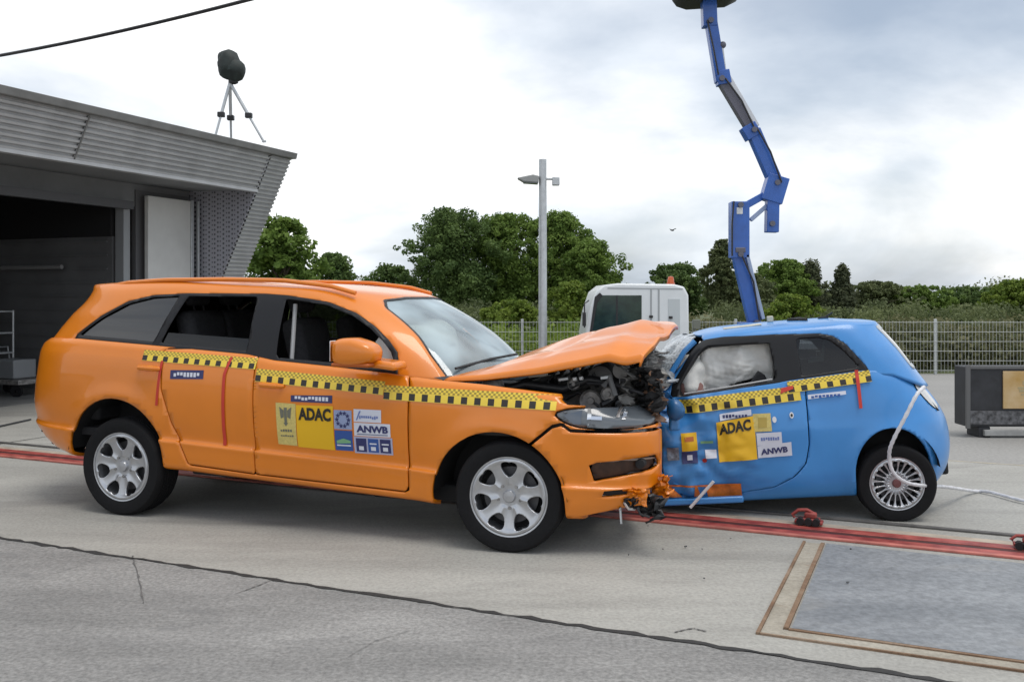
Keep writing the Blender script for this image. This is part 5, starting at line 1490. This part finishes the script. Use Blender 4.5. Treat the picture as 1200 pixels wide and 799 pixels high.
WS2 = [(-.64, 1.0), (.64, 1.0), (.60, 1.2), (.54, 1.45), (.4, 1.49), (-.4, 1.49), (-.54, 1.45), (-.60, 1.2)]
fws, fgh = clip(*fgh, lambda v: max(sdf(WS2, v[1], v[2]), v[0]+1.20))
CRACK = mat('crazed_glass', (.46, .50, .53), .35, var=.45, vscale=38, bump=.7, bscale=50, coat=.3)
wv = [(x-.05+pnoise(Vector((y*5, z*6, 2)))*.09, y, z+pnoise(Vector((y*6, z*5, 8)))*.04) for x, y, z in fws[0]]
mobj('windscreen', wv, fws[1], CRACK, fi, smooth=False, solid=.008)
RW2 = [(-.50, 1.15), (.50, 1.15), (.44, 1.435), (-.44, 1.435)]
frs, fgh = clip(*fgh, lambda v: max(sdf(RW2, v[1], v[2])-.035, -.02-v[0]))
frw, frs = clip(*frs, lambda v: max(sdf(RW2, v[1], v[2]), -.02-v[0]))
mobj('rear_window', offset_mesh(*frw, .002), frw[1], mat('rear_glass_pale', (.10, .11, .12), .08, coat=1), fi, smooth=True, solid=.01)
mobj('rear_window_seal', offset_mesh(*frs, .006), frs[1], mat('trim_pale', (.45, .48, .50), .35), fi, smooth=True, solid=.02)
froof = solidf('roof', fgh, t=.02)
mb = MB(); mb.tube([(-.30, 0, 1.54), (-.22, 0, 1.585)], .008, 6); mb.box((-.30, 0, 1.545), (.08, .04, .02)); mb.build('antenna', BLACKP, fi, smooth=True)
mb = MB(); mb.box((-.72, .1, 1.565), (.05, .05, .05)); mb.box((-.72, .1, 1.542), (.03, .03, .02)); mb.build('target_block', mat('block_pale', (.55, .52, .40), .5), fi, bevel=.006)
mb = MB(); mb.box((-1.0, -.30, 1.532), (.30, .16, .014), rot=Matrix.Rotation(R(-3), 3, 'Y')); mb.build('roof_patch', mat('patch_cream', (.62, .58, .46), .6, var=.2, vscale=12), fi, bevel=.004)
# wheel
slots = [(-.0085, .078), (.0085, .078), (.0165, .118), (.0195, .163), (.010, .170), (-.010, .170), (-.0195, .163), (-.0165, .118)]
make_wheel(fi, (0, -.70, .288), .292, .197, .185, 20, slots, cap=mat('cap_red', (.16, .06, .06), .35), dish=.018, lugs=0)
make_wheel(fi, (0, .70, .288), .292, .197, .185, 20, slots, cap=mat('cap_red', (.16, .06, .06), .35), dish=.018, lugs=0, flip=True)
make_wheel(fi, (-1.90, .68, .30), .285, .197, .18, 20, slots, flip=True, dish=.018, lugs=0)
for s in (-1, 1): liner(fi, AR2[0], AR2[1], .335, s*.78, s*.48)
mb = MB(); mb.box((-.95, 0, .27), (1.25, 1.30, .10)); mb.box((.25, 0, .33), (.45, .9, .12)); mb.build('underbody', DARK, fi, bevel=.02)
mb = MB(); mb.box((-.9, 0, .38), (2.0, 1.44, .05)); mb.build('cabin_floor', TRIMIN, fi)
# tape and stickers
tape_patch(FSURF, (-1.610, .905), (-.650, .962), .108, fi, off=.011)
tape_patch(FSURF, (-.735, 1.020), (-.120, 1.068), .085, fi, off=.013)
sticker('red_strip', FSURF, [(-.238, .875), (-.214, .875), (-.21, 1.16), (-.236, 1.16)], REDTAPE, fi, .016)
sticker('red_strip', FSURF, [(-.80, 1.02), (-.70, 1.05), (-.70, 1.075), (-.79, 1.06)], REDTAPE, fi, .017)
sticker('club_sticker', FSURF, [(-1.300, .527), (-1.015, .538), (-1.015, .865), (-1.300, .832)], YELLOW, fdo2, .011)
lettering('club_name', 'ADAC', fsy, -1.282, .732, .24, .085, INK, fdo2, off=.023, lean_=.12)
sticker('tan_sticker', FSURF, rect(-1.022, .745, -.890, .880), TAN, fdo2, .011)
sticker('badge_mark', FSURF, [(-.99, .775), (-.925, .775), (-.92, .85), (-.985, .85)], mat('badge_ochre', (.45, .33, .07), .5), fdo2, .013)
sticker('white_sticker', FSURF, [(-1.008, .640), (-.822, .640), (-.822, .735), (-1.008, .735)], STKW, fdo2, .011)
glyph_row(FSURF, -.98, .675, -.84, .70, 8, mat('ink_blue', (.16, .22, .48), .5), fdo2, 11, off=.0135)
sticker('white_sticker', FSURF, [(-1.008, .545), (-.755, .55), (-.755, .655), (-1.008, .637)], STKW, fdo2, .0115)
lettering('club_name', 'ANWB', fsy, -.985, .567, .20, .045, STKN, fdo2, off=.023, lean_=.06)
sticker('blue_banner', FSURF, [(-1.27, .842), (-1.03, .872), (-1.03, .915), (-1.27, .893)], STKW, fdo2, .011)
glyph_row(FSURF, -1.25, .86, -1.06, .885, 8, STKN, fdo2, 13, off=.0135)
sticker('blue_banner', FSURF, [(-.60, .965), (-.32, .985), (-.32, 1.012), (-.60, .998)], STKW, fi, .012)
glyph_row(FSURF, -.58, .972, -.36, .992, 8, STKB, fi, 14, off=.0145)
sticker('yellow_sticker', FSURF, rect(-1.575, .625, -1.455, .765), YELLOW, fdo2, .011)
sticker('badge_mark', FSURF, rect(-1.55, .70, -1.48, .735), mat('badge_red', (.45, .12, .02), .5), fdo2, .013)
sticker('navy_sticker', FSURF, rect(-1.58, .53, -1.46, .62), STKN, fdo2, .011)
sticker('club_mark', FSURF, rect(-1.54, .555, -1.50, .595), STKW, fdo2, .013)
sticker('grey_sticker', FSURF, rect(-1.69, .56, -1.60, .66), mat('sticker_greyblue', (.18, .20, .24), .5, var=.5, vscale=40), fdo2, .011)
sticker('white_sticker', FSURF, rect(-1.40, .56, -1.315, .625), STKW, fdo2, .011)
sticker('green_sticker', FSURF, rect(-1.43, .675, -1.335, .695), STKG, fdo2, .011)
sticker('red_dot', FSURF, [(-1.41+.018*math.cos(a), .545+.018*math.sin(a)) for a in np.linspace(0, 6.28, 9)[:-1]], REDTAPE, fdo2, .013)
for (x, z) in [(-.865, .83), (-.735, .855)]:
    sticker('target_mark', FSURF, [(x+.016*math.cos(a), z+.024*math.sin(a)) for a in np.linspace(0, 6.28, 11)[:-1]], WHITE, fdo2, .012)
sticker('target_mark', FSURF, [(-.735+.009*math.cos(a), .855+.012*math.sin(a)) for a in np.linspace(0, 6.28, 9)[:-1]], INK, fdo2, .014)
# orange smeared sill with the white measuring rod
SMEAR = mat('orange_smear', (.62, .17, .02), .5, var=.35, vscale=14)
for poly in ([(-1.76, .355), (-1.15, .340), (-1.15, .352), (-1.76, .368)], [(-1.40, .245), (-1.145, .25), (-1.15, .345), (-1.42, .345)], [(-1.74, .27), (-1.60, .265), (-1.68, .35), (-1.745, .352)], [(-1.51, .27), (-1.46, .27), (-1.48, .35), (-1.50, .35)]):
    sticker('paint_smear', FSURF, poly, SMEAR, fdo2, .010)
mb = MB(); mb.tube([(-1.55, -.885, .205), (-1.36, -.90, .40)], .012, 8); mb.build('measuring_rod', WHITE, fi, smooth=True)
mb = MB(); mb.box((-1.45, -.80, .235), (.62, .05, .05)); mb.build('sill_beam', BLUE, fi, bevel=.012)
# wing mirror bent round
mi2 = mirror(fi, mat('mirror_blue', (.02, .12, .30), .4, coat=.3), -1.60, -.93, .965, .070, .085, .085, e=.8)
mb = MB(); mb.box((-1.62, -.88, .86), (.09, .10, .12), taper=(.8, .8)); mb.build('mirror_foot', BLUE, mi2, bevel=.02)
# A pillar dents, crushed nose behind the suv
crumple('crushed_wing', (-1.88, -.60, .70), (.55, .62), BLUE, fi, 21, .10, rot=Matrix.Rotation(R(60), 3, 'Z'))
crumple('crushed_bonnet', (-1.84, -.25, 1.00), (.9, .40), BLUE, fi, 22, .12, rot=Matrix.Rotation(R(62), 3, 'Y'))
crumple('torn_sheet', (-1.80, -.62, 1.10), (.30, .40), mat('torn_silver', (.42, .45, .48), .4, metal=.4, var=.5, vscale=16), fi, 23, .08, rot=Matrix.Rotation(R(35), 3, 'Y') @ Matrix.Rotation(R(50), 3, 'Z'))
crumple('torn_sheet', (-1.86, -.45, 1.24), (.45, .42), CRACK, fi, 24, .07, rot=Matrix.Rotation(R(38), 3, 'Y'))
crumple('torn_sheet', (-1.80, -.74, .80), (.16, .26), RUSTY, fi, 25, .05)
mb = MB(); mb.tube([(-1.72, -.64, 1.04), (-1.62, -.625, 1.20), (-1.49, -.60, 1.38), (-1.40, -.58, 1.455)], .022, 8); mb.build('pillar_trim', BLUE, fi, smooth=True)
# airbags, seat
def cushion(name, c, size, m, parent, seed, e=.5):
    V = []; F = []; n, mm = 30, 20
    for i in range(mm+1):
        a = -math.pi/2+math.pi*i/mm
        for j in range(n):
            b = 2*math.pi*j/n; sp_ = lambda t: math.copysign(abs(t)**e, t)
            p = Vector((size[0]/2*sp_(math.cos(a))*sp_(math.cos(b)), size[1]/2*sp_(math.cos(a))*math.sin(b), size[2]/2*sp_(math.sin(a))))
            k = 1+pnoise(p*6+Vector((seed, 0, 0)))*.30+abs(pnoise(p*14+Vector((0, seed, 0))))*.22
            V.append(tuple(Vector(c)+Vector((p.x, p.y*k*1.1, p.z*(1+.16*pnoise(p*4+Vector((seed, 2, 0))))))))
    for i in range(mm):
        for j in range(n): F.append((i*n+j, i*n+(j+1) % n, (i+1)*n+(j+1) % n, (i+1)*n+j))
    return mobj(name, V, F, m, parent, smooth=True)
V = []; F = []; NU, NV = 44, 30
for i in range(NU+1):
    for j in range(NV+1):
        u, v = i/NU, j/NV
        zb = interp([(0, 1.03), (.25, 1.05), (.5, 1.10), (.72, 1.13), (.84, 1.07), (1, 1.05)], u)
        x = -1.37+.57*u+.02*pnoise(Vector((v*5, 1, u*3))); z = zb+(1.435-zb)*v
        bl = (math.sin(math.pi*u)**.45)*(math.sin(math.pi*(.06+.9*v))**.5)
        y = -.52-.09*bl*(.75+.25*math.cos(2*math.pi*(u*2.1-.15)))+.018*pnoise(Vector((u*5, v*4, 2)))+.016*abs(pnoise(Vector((u*11, v*8, 5))))+.012*abs(pnoise(Vector((u*6+v*9, v*3, 9))))
        V.append((x, y, z))
for i in range(NU):
    for j in range(NV): F.append((i*(NV+1)+j, (i+1)*(NV+1)+j, (i+1)*(NV+1)+j+1, i*(NV+1)+j+1))
mobj('curtain_airbag', V, F, AIRBAG, fi, smooth=True, solid=.03)
cushion('driver_airbag', (-1.44, -.36, 1.15), (.30, .42, .36), AIRBAG, fi, 4, .7)
cushion('stained_cushion', (-1.46, -.52, 1.06), (.22, .16, .20), STAIN, fi, 5, .8)
AB2 = cushion('passenger_airbag', (.52, -.36, 1.29), (.46, .62, .36), AIRBAG, suv, 8, .7)
cushion('driver_airbag', (.36, .40, 1.26), (.34, .6, .5), AIRBAG, suv, 9, .8)
seat(fi, -1.0, -.34, .42, facing=-1); seat(fi, -1.0, .34, .42, facing=-1); seat(fi, -.42, -.3, .36, facing=-1); seat(fi, -.42, .3, .36, facing=-1)
mb = MB(); mb.prism([(-1.06, -.60, 1.02), (-.84, -.60, 1.02), (-.88, -.60, 1.15), (-.93, -.60, 1.19)], (0, .04, 0)); mb.build('seat_corner', FABRIC, fi, bevel=.01)
mb = MB(); mb.box((-1.62, 0, .95), (.25, 1.2, .25)); mb.build('dashboard', TRIMIN, fi, bevel=.05)
mb = MB(); mb.tube([(-1.52, -.70, 1.055), (-1.2, -.71, 1.085), (-.84, -.70, 1.125)], .008, 6); mb.build('window_seal', mat('seal_pale', (.45, .45, .45), .4), fi, smooth=True)
mb = MB(); mb.prism([(-.50, -.32, 1.20), (-.38, -.32, 1.21), (-.36, -.32, 1.36), (-.375, -.32, 1.36), (-.395, -.32, 1.25), (-.50, -.32, 1.23)], (0, .01, 0)); mb.build('rear_headrest_tag', mat('tag_pale', (.35, .45, .40), .5), fi)

# debris on the lane under the impact
r_ = random.Random(31)
deb = empty('glass_debris', (1.25, 6.6, 0), 0, 'scattered glass crumbs and plastic bits under the impact point', 'debris')
deb['kind'] = 'stuff'
mb = MB()
for k in range(10):
    mb.box((r_.gauss(0, .55), r_.gauss(-.1, .45), .018+r_.uniform(0, .004)), (r_.uniform(.005, .018), r_.uniform(.005, .012), r_.uniform(.003, .008)), rot=Matrix.Rotation(r_.uniform(0, 3), 3, 'Z'))
tag(mb.build('crumbs', mat('debris_mix', (.10, .10, .10), .4, var=.8, vscale=3), deb), kind='stuff')
